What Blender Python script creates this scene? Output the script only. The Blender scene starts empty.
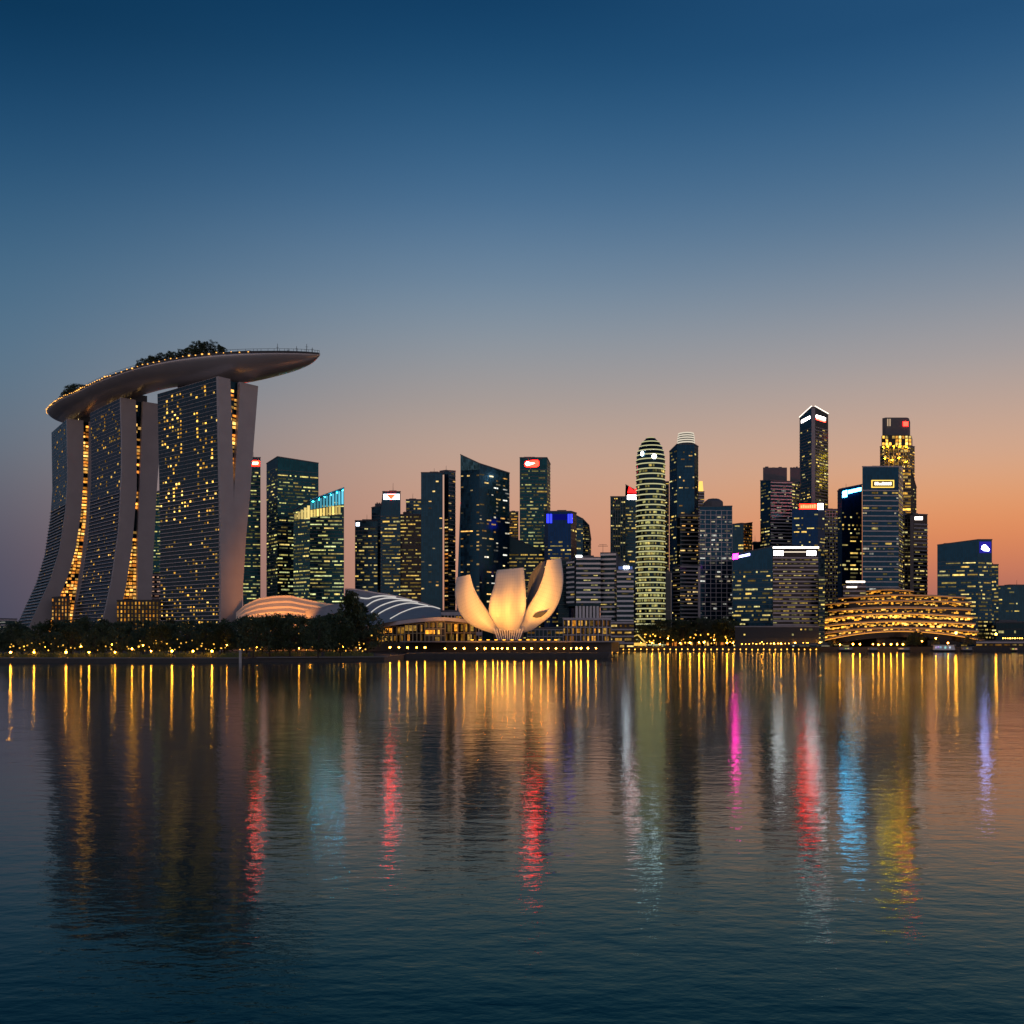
import bpy, math, random
from mathutils import Vector, Matrix
R = math.radians
random.seed(7)
scene = bpy.context.scene
COL = scene.collection

# ------------------------------------------------------------------ camera
HC, F, HY = 10.0, 1000.0, 640.0
cam = bpy.data.cameras.new("camera")
cam.sensor_width = 36.0
cam.lens = 36.0 * F / 1024.0
cam.shift_y = (HY - 512.0) / 1024.0
cam.clip_start, cam.clip_end = 0.5, 30000.0
camo = bpy.data.objects.new("camera", cam)
camo.location = (0, 0, HC)
camo.rotation_euler = (R(90), 0, 0)
COL.objects.link(camo)
scene.camera = camo
scene.view_settings.view_transform = 'Standard'
scene.view_settings.look = 'None'
scene.view_settings.exposure = 0.0
scene.view_settings.gamma = 1.0


def lin(c):
    return tuple(((v / 255.0) / 12.92 if v / 255.0 <= .04045 else ((v / 255.0 + .055) / 1.055) ** 2.4) for v in c)


# ------------------------------------------------------------------ dusk sky
world = bpy.data.worlds.new("World")
scene.world = world
world.use_nodes = True
wt = world.node_tree
wt.nodes.clear()
wn, wl = wt.nodes.new, wt.links.new
SKY_LEFT = [(640, (58, 68, 90)), (600, (64, 72, 94)), (550, (76, 80, 99)), (500, (90, 95, 110)), (450, (96, 109, 124)), (380, (88, 116, 138)), (300, (74, 110, 138)), (200, (46, 90, 125)), (100, (22, 68, 106)), (0, (7, 50, 84))]
SKY_MID = [(640, (180, 125, 105)), (560, (206, 148, 122)), (500, (203, 156, 132)), (450, (192, 163, 146)), (400, (166, 155, 150)), (340, (138, 149, 160)), (280, (110, 135, 158)), (200, (70, 110, 146)), (100, (36, 84, 123)), (0, (15, 60, 99))]
SKY_RIGHT = [(640, (140, 95, 92)), (600, (168, 106, 94)), (570, (198, 120, 94)), (530, (226, 140, 90)), (490, (224, 159, 114)), (450, (212, 168, 140)), (400, (188, 163, 150)), (350, (164, 158, 158)), (280, (130, 143, 158)), (200, (90, 121, 149)), (100, (54, 98, 136)), (0, (30, 76, 118))]
SKY_EAST = [(640, (205, 182, 180)), (560, (226, 200, 196)), (450, (205, 186, 192)), (300, (130, 146, 176)), (0, (30, 74, 112))]
ZMAX = 0.75


def ramp(stops, cx):
    n = wn('ShaderNodeValToRGB')
    cr = n.color_ramp
    cr.interpolation = 'B_SPLINE'
    pts = []
    for y, c in stops:
        dz = HY - y
        pts.append((dz / math.sqrt(F * F + (cx - 512) ** 2 + dz * dz) / ZMAX, lin(c)))
    last = pts[-1][1]
    pts.append((1.0, tuple(v * .72 for v in last)))
    cr.elements[0].position = pts[0][0]
    cr.elements[0].color = (*pts[0][1], 1)
    cr.elements[1].position = 1.0
    cr.elements[1].color = (*pts[-1][1], 1)
    for p, c in pts[1:-1]:
        e = cr.elements.new(p)
        e.color = (*c, 1)
    return n


tc = wn('ShaderNodeTexCoord')
sep = wn('ShaderNodeSeparateXYZ')
wl(tc.outputs['Generated'], sep.inputs[0])
zdiv = wn('ShaderNodeMath'); zdiv.operation = 'DIVIDE'; zdiv.inputs[1].default_value = ZMAX
wl(sep.outputs['Z'], zdiv.inputs[0])
az = wn('ShaderNodeMath'); az.operation = 'ARCTAN2'
wl(sep.outputs['X'], az.inputs[0]); wl(sep.outputs['Y'], az.inputs[1])


def mrange(a, b):
    m = wn('ShaderNodeMapRange'); m.interpolation_type = 'SMOOTHSTEP'
    m.inputs['From Min'].default_value = a; m.inputs['From Max'].default_value = b
    wl(az.outputs[0], m.inputs['Value'])
    return m


def cmix(fac, a, b):
    m = wn('ShaderNodeMix'); m.data_type = 'RGBA'
    wl(fac, m.inputs['Factor']); wl(a, m.inputs['A']); wl(b, m.inputs['B'])
    return m.outputs['Result']


rl, rm, rr, re_ = ramp(SKY_LEFT, 20), ramp(SKY_MID, 512), ramp(SKY_RIGHT, 1000), ramp(SKY_EAST, 512)
for r_ in (rl, rm, rr, re_):
    wl(zdiv.outputs[0], r_.inputs[0])
c1 = cmix(mrange(-.56, .02).outputs[0], rl.outputs[0], rm.outputs[0])
c2 = cmix(mrange(-.06, .44).outputs[0], c1, rr.outputs[0])
c3 = cmix(mrange(.75, 2.0).outputs[0], c2, re_.outputs[0])
c4 = cmix(mrange(-.7, -1.8).outputs[0], c3, re_.outputs[0])
bg = wn('ShaderNodeBackground')
bg.inputs['Strength'].default_value = 1.0
wl(c4, bg.inputs['Color'])
wo = wn('ShaderNodeOutputWorld')
wl(bg.outputs[0], wo.inputs['Surface'])


# ------------------------------------------------------------------ helpers
def P(px, py, D):
    return Vector(((px - 512.0) / F * D, D, HC + (HY - py) / F * D))


def zat(py, D):
    return HC + (HY - py) / F * D


def tag(o, label=None, cat=None, group=None, kind=None):
    if label: o["label"] = label
    if cat: o["category"] = cat
    if group: o["group"] = group
    if kind: o["kind"] = kind
    return o


def empty(name, loc, label=None, cat=None, group=None):
    o = bpy.data.objects.new(name, None)
    o.location = loc
    o.empty_display_size = 2
    COL.objects.link(o)
    return tag(o, label, cat, group)


def link(o, parent=None):
    COL.objects.link(o)
    if parent is not None:
        o.parent = parent
        o.matrix_parent_inverse = Matrix.Translation(-worldloc(parent))
    return o


def worldloc(o):
    v = Vector((0, 0, 0))
    while o is not None:
        v += Vector(o.location) + (o.matrix_parent_inverse.translation if o.parent else Vector((0, 0, 0)))
        o = o.parent
    return v


class MB:
    """collects faces of ONE part"""
    def __init__(s):
        s.v, s.f, s.m, s.uv = [], [], [], []

    def quad(s, a, b, c, d, mat=0, uv=None):
        i = len(s.v)
        s.v += [tuple(a), tuple(b), tuple(c), tuple(d)]
        s.f.append((i, i + 1, i + 2, i + 3)); s.m.append(mat)
        s.uv.append(uv or [(0, 0), (1, 0), (1, 1), (0, 1)])

    def poly(s, pts, mat=0, uv=None):
        i = len(s.v)
        s.v += [tuple(p) for p in pts]
        s.f.append(tuple(range(i, i + len(pts)))); s.m.append(mat)
        s.uv.append(uv or [(p[0], p[2]) for p in pts])

    def grid(s, rows, mat=0, close=False, mats=None):
        """rows: lists of equal length; welded sheet"""
        i0 = len(s.v); n = len(rows[0])
        for r in rows:
            s.v += [tuple(p) for p in r]
        for a in range(len(rows) - 1):
            for b in range(n if close else n - 1):
                b2 = (b + 1) % n
                s.f.append((i0 + a * n + b, i0 + a * n + b2, i0 + (a + 1) * n + b2, i0 + (a + 1) * n + b))
                s.m.append(mats[a] if mats else mat)
                s.uv.append([(b, a), (b + 1, a), (b + 1, a + 1), (b, a + 1)])

    def prism(s, bot, top, mat=0):
        """closed prism from two equal loops"""
        i0 = len(s.v); n = len(bot)
        s.v += [tuple(p) for p in bot] + [tuple(p) for p in top]
        for k in range(n):
            k2 = (k + 1) % n
            s.f.append((i0 + k, i0 + k2, i0 + n + k2, i0 + n + k)); s.m.append(mat)
            L = (Vector(bot[k2]) - Vector(bot[k])).length
            h = Vector(top[k]).z - Vector(bot[k]).z
            s.uv.append([(0, 0), (L, 0), (L, h), (0, h)])
        for loop in (list(range(i0, i0 + n))[::-1], list(range(i0 + n, i0 + 2 * n))):
            s.f.append(tuple(loop)); s.m.append(mat); s.uv.append([(s.v[q][0], s.v[q][1]) for q in loop])

    def box(s, c, sx, sy, sz, rz=0, mat=0):
        co, si = math.cos(rz), math.sin(rz)
        def q(x, y, z): return (c[0] + x * co - y * si, c[1] + x * si + y * co, c[2] + z)
        hx, hy = sx / 2, sy / 2
        b = [q(-hx, -hy, 0), q(hx, -hy, 0), q(hx, hy, 0), q(-hx, hy, 0)]
        t = [q(-hx, -hy, sz), q(hx, -hy, sz), q(hx, hy, sz), q(-hx, hy, sz)]
        s.prism(b, t, mat)

    def tube(s, a, b, r0, r1, n=6, mat=0):
        a, b = Vector(a), Vector(b)
        d = (b - a).normalized()
        u = d.cross(Vector((0, 0, 1)))
        if u.length < 1e-3: u = Vector((1, 0, 0))
        u.normalize(); w = d.cross(u)
        s.prism([a + (u * math.cos(6.2832 * k / n) + w * math.sin(6.2832 * k / n)) * r0 for k in range(n)],
                [b + (u * math.cos(6.2832 * k / n) + w * math.sin(6.2832 * k / n)) * r1 for k in range(n)], mat)

    def lathe(s, cx, cy, prof, n=32, mats=None, rot=0.0, sy=1.0):
        rows = [[(cx + r * math.cos(rot + 6.28318 * k / n), cy + sy * r * math.sin(rot + 6.28318 * k / n), z) for k in range(n)] for r, z in prof]
        s.grid(rows, close=True, mats=mats)

    def build(s, name, mats, parent=None, smooth=False):
        me = bpy.data.meshes.new(name)
        me.from_pydata(s.v, [], s.f)
        for m in (mats if isinstance(mats, (list, tuple)) else [mats]):
            me.materials.append(m)
        me.polygons.foreach_set('material_index', s.m)
        u = me.uv_layers.new(name='UVMap')
        flat = []
        for q in s.uv:
            for t in q: flat += [t[0], t[1]]
        u.data.foreach_set('uv', flat)
        if smooth:
            me.polygons.foreach_set('use_smooth', [True] * len(me.polygons))
        me.update()
        return link(bpy.data.objects.new(name, me), parent)


# ------------------------------------------------------------------ materials
def newmat(name):
    m = bpy.data.materials.new(name); m.use_nodes = True
    return m, m.node_tree, m.node_tree.nodes['Principled BSDF']


def solid(name, col, rough=.6, metal=0.0, noise=.25, scale=.3):
    m, t, b = newmat(name)
    n = t.nodes.new('ShaderNodeTexNoise'); n.inputs['Scale'].default_value = scale; n.inputs['Detail'].default_value = 6
    g = t.nodes.new('ShaderNodeTexCoord'); t.links.new(g.outputs['Object'], n.inputs['Vector'])
    mx = t.nodes.new('ShaderNodeMix'); mx.data_type = 'RGBA'
    mx.inputs['A'].default_value = (*[c * (1 - noise) for c in col], 1)
    mx.inputs['B'].default_value = (*[min(1, c * (1 + noise)) for c in col], 1)
    t.links.new(n.outputs['Fac'], mx.inputs['Factor']); t.links.new(mx.outputs['Result'], b.inputs['Base Color'])
    b.inputs['Roughness'].default_value = rough; b.inputs['Metallic'].default_value = metal
    return m


def glass(name, col, ww=1.6, fh=3.6, rough=.12, metal=.65, var=.22):
    """curtain wall: tinted reflective panes, each a little different, thin dark mullions"""
    m, t, b = newmat(name)
    N, Lk = t.nodes.new, t.links.new
    uv = N('ShaderNodeUVMap'); uv.uv_map = 'UVMap'
    dv = N('ShaderNodeVectorMath'); dv.operation = 'DIVIDE'; dv.inputs[1].default_value = (ww, fh, 1)
    Lk(uv.outputs[0], dv.inputs[0])
    fl = N('ShaderNodeVectorMath'); fl.operation = 'FLOOR'; Lk(dv.outputs[0], fl.inputs[0])
    wnz = N('ShaderNodeTexWhiteNoise'); wnz.noise_dimensions = '2D'; Lk(fl.outputs[0], wnz.inputs['Vector'])
    mx = N('ShaderNodeMix'); mx.data_type = 'RGBA'
    mx.inputs['A'].default_value = (*[c * (1 - var) for c in col], 1); mx.inputs['B'].default_value = (*[c * (1 + var) for c in col], 1)
    Lk(wnz.outputs['Value'], mx.inputs['Factor'])
    fr = N('ShaderNodeVectorMath'); fr.operation = 'FRACTION'; Lk(dv.outputs[0], fr.inputs[0])
    sx = N('ShaderNodeSeparateXYZ'); Lk(fr.outputs[0], sx.inputs[0])
    lt = N('ShaderNodeMath'); lt.operation = 'LESS_THAN'; lt.inputs[1].default_value = .12; Lk(sx.outputs['X'], lt.inputs[0])
    m2 = N('ShaderNodeMix'); m2.data_type = 'RGBA'; m2.inputs['B'].default_value = (.03, .032, .036, 1)
    Lk(lt.outputs[0], m2.inputs['Factor']); Lk(mx.outputs['Result'], m2.inputs['A']); Lk(m2.outputs['Result'], b.inputs['Base Color'])
    mr = N('ShaderNodeMapRange'); mr.inputs['To Min'].default_value = rough * .6; mr.inputs['To Max'].default_value = rough * 2
    Lk(wnz.outputs['Value'], mr.inputs['Value']); Lk(mr.outputs[0], b.inputs['Roughness'])
    b.inputs['Metallic'].default_value = metal
    b.inputs['Specular Tint'].default_value = (.30, .46, .58, 1)
    b.inputs['Specular IOR Level'].default_value = .28
    return m


def emit(name, col, s, sample=True):
    m = bpy.data.materials.new(name); m.use_nodes = True
    t = m.node_tree; t.nodes.clear()
    e = t.nodes.new('ShaderNodeEmission'); e.inputs['Color'].default_value = (*col, 1); e.inputs['Strength'].default_value = s
    o = t.nodes.new('ShaderNodeOutputMaterial'); t.links.new(e.outputs[0], o.inputs['Surface'])
    m.cycles.emission_sampling = 'FRONT' if sample else 'NONE'
    return m


def window_mat():
    m = bpy.data.materials.new('lit_room'); m.use_nodes = True
    t = m.node_tree; t.nodes.clear(); N, Lk = t.nodes.new, t.links.new
    a = N('ShaderNodeAttribute'); a.attribute_name = 'lit'
    g = N('ShaderNodeNewGeometry')
    n = N('ShaderNodeTexNoise'); n.inputs['Scale'].default_value = .45; n.inputs['Detail'].default_value = 3
    Lk(g.outputs['Position'], n.inputs['Vector'])
    mr = N('ShaderNodeMapRange'); mr.inputs['From Min'].default_value = .32; mr.inputs['From Max'].default_value = .68
    mr.inputs['To Min'].default_value = .35; mr.inputs['To Max'].default_value = 1.5
    Lk(n.outputs['Fac'], mr.inputs['Value'])
    e = N('ShaderNodeEmission'); Lk(a.outputs['Color'], e.inputs['Color']); Lk(mr.outputs[0], e.inputs['Strength'])
    o = N('ShaderNodeOutputMaterial'); Lk(e.outputs[0], o.inputs['Surface'])
    m.cycles.emission_sampling = 'NONE'
    return m


M = {}
M['navy'] = glass('navy_glass', (.010, .048, .085))
M['teal'] = glass('teal_glass', (.008, .058, .072), 1.8, 3.5)
M['slate'] = glass('slate_glass', (.018, .056, .085), 2.2, 3.6)
M['dark'] = glass('dark_glass', (.009, .026, .036), 1.6, 3.6)
M['blue'] = glass('blue_glass', (.006, .034, .105), 1.7, 3.8)
M['brown'] = glass('bronze_glass', (.032, .027, .024), 1.5, 3.4)
M['crownglass'] = glass('crown_glass', (.09, .22, .25), 1.2, 3.5)
M['mauve'] = solid('pale_stone', (.54, .46, .45), .7)
M['stone'] = solid('grey_stone', (.30, .28, .28), .7)
M['darkstone'] = solid('dark_stone', (.10, .10, .11), .7)
M['roofing'] = solid('roof_felt', (.05, .055, .06), .8)
M['floorline'] = solid('floor_edge', (.11, .12, .125), .5)
M['white'] = solid('white_cladding', (.80, .74, .70), .45, 0, .06)
M['conc'] = solid('end_wall_cladding', (.365, .315, .30), .5, 0, .16, .10)
M['hull'] = solid('deck_hull_metal', (.42, .385, .38), .30, .55, .14, .06)
M['black'] = solid('black_metal', (.02, .02, .022), .5)
M['gold'] = solid('gold_stone', (.42, .32, .18), .5)
M['quay'] = solid('quay_concrete', (.055, .052, .05), .8, 0, .35, .4)
M['coping'] = solid('coping_stone', (.42, .39, .36), .7)
M['edge'] = solid('wet_stone_edge', (.15, .145, .14), .6)
M['pole'] = solid('lamp_pole', (.05, .05, .05), .5, .5)
M['lit'] = window_mat()
M['lamp'] = emit('lamp_globe', (1.0, .37, .025), 90)
M['lampsmall'] = emit('small_lamp', (1.0, .42, .05), 16)
M['lanternlight'] = emit('lantern', (1.0, .52, .07), 1.5)
M['lanternbright'] = emit('bright_lantern', (1.0, .46, .05), 3.5)
M['whitelamp'] = emit('white_lamp', (1.0, .93, .8), 40)

WARM = [(1, .58, .16), (1, .66, .22), (1, .50, .12), (1, .72, .32)]
YEL = [(1, .72, .18), (.95, .74, .24), (1, .64, .14), (.9, .78, .30)]
GRN = [(.85, .82, .26), (.9, .78, .22), (.74, .80, .34), (1, .76, .22)]
WHT = [(1, .9, .68), (1, .82, .5), (.95, .95, .85)]
ORG = [(1, .36, .05), (1, .45, .09), (1, .30, .04), (1, .55, .14)]
HOT = [(1, .54, .08), (1, .48, .06), (1, .60, .13)]
AMB = [(1, .42, .045), (1, .48, .07), (1, .36, .03), (1, .54, .10)]
GLD = [(1, .52, .08), (1, .60, .13), (1, .44, .06), (1, .68, .2)]


def win_mesh(name, rects):
    """rects: (corner a, along vector, up vector, out vector, colour): shallow lit boxes"""
    v, f, cols = [], [], []
    for a, du, dz, n, c in rects:
        i = len(v)
        v += [a, a + du, a + du + dz, a + dz, a + n, a + du + n, a + du + dz + n, a + dz + n]
        f += [(i + 4, i + 5, i + 6, i + 7), (i, i + 1, i + 5, i + 4), (i + 1, i + 2, i + 6, i + 5), (i + 2, i + 3, i + 7, i + 6), (i + 3, i, i + 4, i + 7)]
        cols += [c[0], c[1], c[2], 1] * 8
    me = bpy.data.meshes.new(name)
    me.from_pydata([tuple(q) for q in v], [], f)
    at = me.attributes.new('lit', 'FLOAT_COLOR', 'POINT')
    at.data.foreach_set('color', cols)
    me.materials.append(M['lit'])
    return me


def put_windows(parent, rects, limit=100):
    rects = sorted(rects, key=lambda r: -(r[1].length * r[2].length))
    for r in rects[:limit]:
        link(bpy.data.objects.new('window', win_mesh('window', [r])), parent)
    if len(rects) > limit:
        tag(link(bpy.data.objects.new('window', win_mesh('window', rects[limit:])), parent), kind='stuff')


def bright(pal, lo, hi):
    c = random.choice(pal)
    k = lo + (hi - lo) * random.random() ** 2.1
    return tuple(x * k for x in c)


# ------------------------------------------------------------------ tower builder
class Face:
    def __init__(s, a, b):
        s.A = Vector(((a[0] - 512) / F * a[2], a[2])); s.B = Vector(((b[0] - 512) / F * b[2], b[2]))
        s.zA, s.zB = zat(a[1], a[2]), zat(b[1], b[2])
        s.d = (s.B - s.A).normalized(); s.L = (s.B - s.A).length
        s.n = Vector((s.d.y, -s.d.x))
        s.D = (a[2] + b[2]) / 2

    def pt(s, u, z, off=0.0):
        q = s.A + s.d * u + s.n * off
        return Vector((q.x, q.y, z))

    def hit(s, px, py, off=0.0):
        """the point of this wall seen at a pixel"""
        A = s.A + s.n * off
        r = Vector(((px - 512) / F, 1.0))
        k = A.dot(s.n) / r.dot(s.n)
        return Vector((r.x * k, k, HC + (HY - py) / F * k))


def facade(face, st, parent, z0):
    fh, bt, bo = st.get('fh', 3.6), st.get('bt', .7), st.get('bo', .25)
    zt = min(face.zA, face.zB) - st.get('crown', 0)
    nf = max(1, int((zt - z0) / fh))
    fh = (zt - z0) / nf
    prof, mats = [(0, z0)], []
    for k in range(nf):
        z = z0 + k * fh
        if bt > 0:
            prof += [(0, z + fh - bt), (bo, z + fh - bt), (bo, z + fh), (0, z + fh)]
            mats += [0, 1, 1, 1]
        else:
            prof += [(0, z + fh)]; mats += [0]
    mb = MB()
    i0 = 0
    rows = [[face.pt(0, z, o), face.pt(face.L, z, o)] for o, z in prof]
    mb.grid(rows, mats=mats)
    for q, (a, b) in enumerate(zip(prof[:-1], prof[1:])):
        mb.uv[q] = [(0, a[1] - z0), (face.L, a[1] - z0), (face.L, b[1] - z0), (0, b[1] - z0)]
    if max(face.zA, face.zB) - zt > .05:
        pts = [face.pt(0, zt), face.pt(face.L, zt)]
        uv = [(0, zt - z0), (face.L, zt - z0)]
        if face.zB > zt + .01: pts.append(face.pt(face.L, face.zB)); uv.append((face.L, face.zB - z0))
        if face.zA > zt + .01: pts.append(face.pt(0, face.zA)); uv.append((0, face.zA - z0))
        mb.poly(pts, 2 if 'crownmat' in st else 0, uv)
    mats_ = [M[st.get('glass', 'navy')], M[st.get('band', 'stone')]]
    if 'crownmat' in st: mats_.append(M[st['crownmat']])
    fo = mb.build('facade', mats_, parent)
    # fins
    if st.get('fins'):
        fb = MB(); n, w, o = st['fins']
        for k in range(n + 1):
            u = face.L * k / n
            fb.prism([face.pt(max(0, u - w / 2), z0, -.2), face.pt(min(face.L, u + w / 2), z0, -.2), face.pt(min(face.L, u + w / 2), z0, o), face.pt(max(0, u - w / 2), z0, o)],
                     [face.pt(max(0, u - w / 2), zt, -.2), face.pt(min(face.L, u + w / 2), zt, -.2), face.pt(min(face.L, u + w / 2), zt, o), face.pt(max(0, u - w / 2), zt, o)])
        fb.build('facade_slats', M[st.get('band', 'stone')], fo)
    # lit rooms
    ww = st.get('ww', 1.8)
    nc = max(1, int(face.L / ww)); ww = face.L / nc
    rects = []
    p0 = st.get('p', .1); pal = st.get('pal', YEL); lo, hi = st.get('lo', .07), st.get('hi', 1.25)
    run = st.get('run', 3)
    colw = [random.random() ** 2 * 2.2 + .1 for _ in range(nc)] if st.get('cols') else [1] * nc
    for k in range(nf):
        z = z0 + k * fh
        y = HY - (z + fh * .4 - HC) / face.D * F
        p = 2.6 * p0 * random.choice(st.get('rowmix', (.2, .5, .8, 1.2, 2.2)))
        gain = 1.0
        for (ya, yb, pp) in st.get('rows', ()):
            if ya <= y <= yb: p = pp; gain = 1.25
        c = 0
        while c < nc:
            if random.random() < p * colw[c]:
                n = random.randint(1, run) if gain == 1.0 else random.randint(1, run + 3)
                n = min(n, nc - c)
                col = bright(pal, lo * gain, hi * gain)
                zz = fh - bt
                hgt = zz * random.uniform(*st.get('wh', (.28, .48)))
                rects.append((face.pt(c * ww + ww * .12, z + (zz - hgt) * .6, .04), Vector((face.d.x, face.d.y, 0)) * (n * ww - ww * .24), Vector((0, 0, hgt)), Vector((face.n.x, face.n.y, 0)) * .12, col))
                c += n
            c += 1
    return rects


def tower(label, edges, styles, depth=34, cat='tower', name='office_tower', z0=3.0, roofbox=(), group=None, roofmat='roofing', limit=100):
    mid = Vector((sum((e[0] - 512) / F * e[2] for e in edges) / len(edges), sum(e[2] for e in edges) / len(edges)))
    root = empty(name, (mid.x, mid.y + depth * .4, z0), label, cat, group)
    faces = [Face(a, b) for a, b in zip(edges[:-1], edges[1:])]
    if isinstance(styles, dict): styles = [styles] * len(faces)
    rects = []
    for fc, st in zip(faces, styles):
        rects += facade(fc, st, root, z0)
    # roof and the walls away from the water
    dv = mid.normalized() * depth
    top = [Vector((*((f.A)), f.zA)) for f in faces] + [Vector((*faces[-1].B, faces[-1].zB))]
    back = [Vector((top[-1].x + dv.x, top[-1].y + dv.y, top[-1].z)), Vector((top[0].x + dv.x, top[0].y + dv.y, top[0].z))]
    mb = MB()
    low = lambda q: Vector((q.x, q.y, z0))
    mb.quad(low(top[-1]), low(back[0]), back[0], top[-1], 0, [(0, 0), (depth, 0), (depth, back[0].z), (0, back[0].z)])
    mb.quad(low(back[0]), low(back[1]), back[1], back[0], 0, [(0, 0), (depth, 0), (depth, back[0].z), (0, back[0].z)])
    mb.quad(low(back[1]), low(top[0]), top[0], back[1], 0, [(0, 0), (depth, 0), (depth, back[1].z), (0, back[1].z)])
    mb.poly(top + back, 1)
    mb.build('rear_wall', [M[styles[0].get('glass', 'navy')], M[roofmat]], root)
    # parapet along the roof edge
    pb = MB()
    for f in faces:
        pb.prism([f.pt(-.2, f.zA - .1, -.6), f.pt(f.L + .2, f.zB - .1, -.6), f.pt(f.L + .2, f.zB - .1, .35), f.pt(-.2, f.zA - .1, .35)],
                 [f.pt(-.2, f.zA + .9, -.6), f.pt(f.L + .2, f.zB + .9, -.6), f.pt(f.L + .2, f.zB + .9, .35), f.pt(-.2, f.zA + .9, .35)])
    pb.build('parapet', M[styles[0].get('par', 'darkstone')], root)
    rq = random.Random(label)
    if name == 'office_tower' and not roofbox and max(f.zA for f in faces) - min(f.zB for f in faces) < 12:
        fc = max(faces, key=lambda f: f.L); zr = min(fc.zA, fc.zB)
        rb = MB(); u0 = fc.L * rq.uniform(.15, .45)
        rb.prism([fc.pt(u0, zr - 1, -7), fc.pt(u0 + fc.L * .4, zr - 1, -7), fc.pt(u0 + fc.L * .4, zr - 1, -16), fc.pt(u0, zr - 1, -16)], [fc.pt(u0, zr + 2.6, -7), fc.pt(u0 + fc.L * .4, zr + 2.6, -7), fc.pt(u0 + fc.L * .4, zr + 2.6, -16), fc.pt(u0, zr + 2.6, -16)])
        rb.build('roof_plant', M['darkstone'], root)
        if rq.random() < .6:
            rb = MB(); q = fc.pt(u0 + fc.L * .2, zr, -9); rb.tube(q, q + Vector((0, 0, rq.uniform(6, 11))), .28, .1, 5); rb.build('mast', M['black'], root)
    for (x0, x1, yt, dd) in roofbox:
        D = mid.y + dd
        a, b = P(x0, yt, D), P(x1, yt, D)
        zb = min(f.zA for f in faces) - 3
        rb = MB()
        k_ = 12 / D; rb.prism([(a.x, D, zb), (b.x, D, zb), (b.x * (1 + k_), D + 12, zb), (a.x * (1 + k_), D + 12, zb)], [(a.x, D, a.z), (b.x, D, a.z), (b.x * (1 + k_), D + 12, a.z), (a.x * (1 + k_), D + 12, a.z)])
        w = b.x - a.x
        for q in range(3):
            bx = a.x + w * (.2 + .28 * q)
            rb.box((bx, D + 5, a.z), w * .12, 3, random.uniform(.6, 1.8))
        rb.build('roof_plant', M['darkstone'], root)
    put_windows(root, rects, limit)
    return root, faces


def sign(root, face, x0, y0, x1, y1, col, s, name='sign', off=.5, letters=None):
    """lit sign box standing off its wall; letters = (colour, strength, n)"""
    a, b, c, d = (face.hit(x, y, off) for x, y in ((x0, y1), (x1, y1), (x1, y0), (x0, y0)))
    n = Vector((face.n.x, face.n.y, 0)) * .5
    mb = MB(); mb.prism([a, b, b - n, a - n], [d, c, c - n, d - n])
    so = mb.build(name, emit('sign_face', col, s), root)
    if letters:
        lc, ls, k = letters
        lb = MB(); nn = Vector((face.n.x, face.n.y, 0))
        du, dz = (b - a), (d - a)
        rnd = random.Random(int(x0 * 10))
        for i in range(k):
            u0 = (i + .14) / k * .9 + .05; u1 = (i + .86) / k * .9 + .05
            h = rnd.choice((.5, .62, .62, .74))
            o = a + nn * .12
            q = [o + du * u0 + dz * .2, o + du * u1 + dz * .2, o + du * u1 + dz * (.2 + h), o + du * u0 + dz * (.2 + h)]
            lb.prism([q[0] + nn * .3, q[1] + nn * .3, q[1], q[0]], [q[3] + nn * .3, q[2] + nn * .3, q[2], q[3]])
        lb.build('lettering', emit('sign_letters', lc, ls), so)
    return so


def blob_sign(root, face, pts, col, s, name='sign', off=.6):
    """lit emblem with a traced outline, a real slab standing off the wall"""
    n = Vector((face.n.x, face.n.y, 0)) * .6
    fr = [face.hit(x, y, off) for x, y in pts]
    mb = MB(); mb.prism([p - n for p in fr], fr)
    return mb.build(name, emit('sign_emblem', col, s), root)


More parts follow.
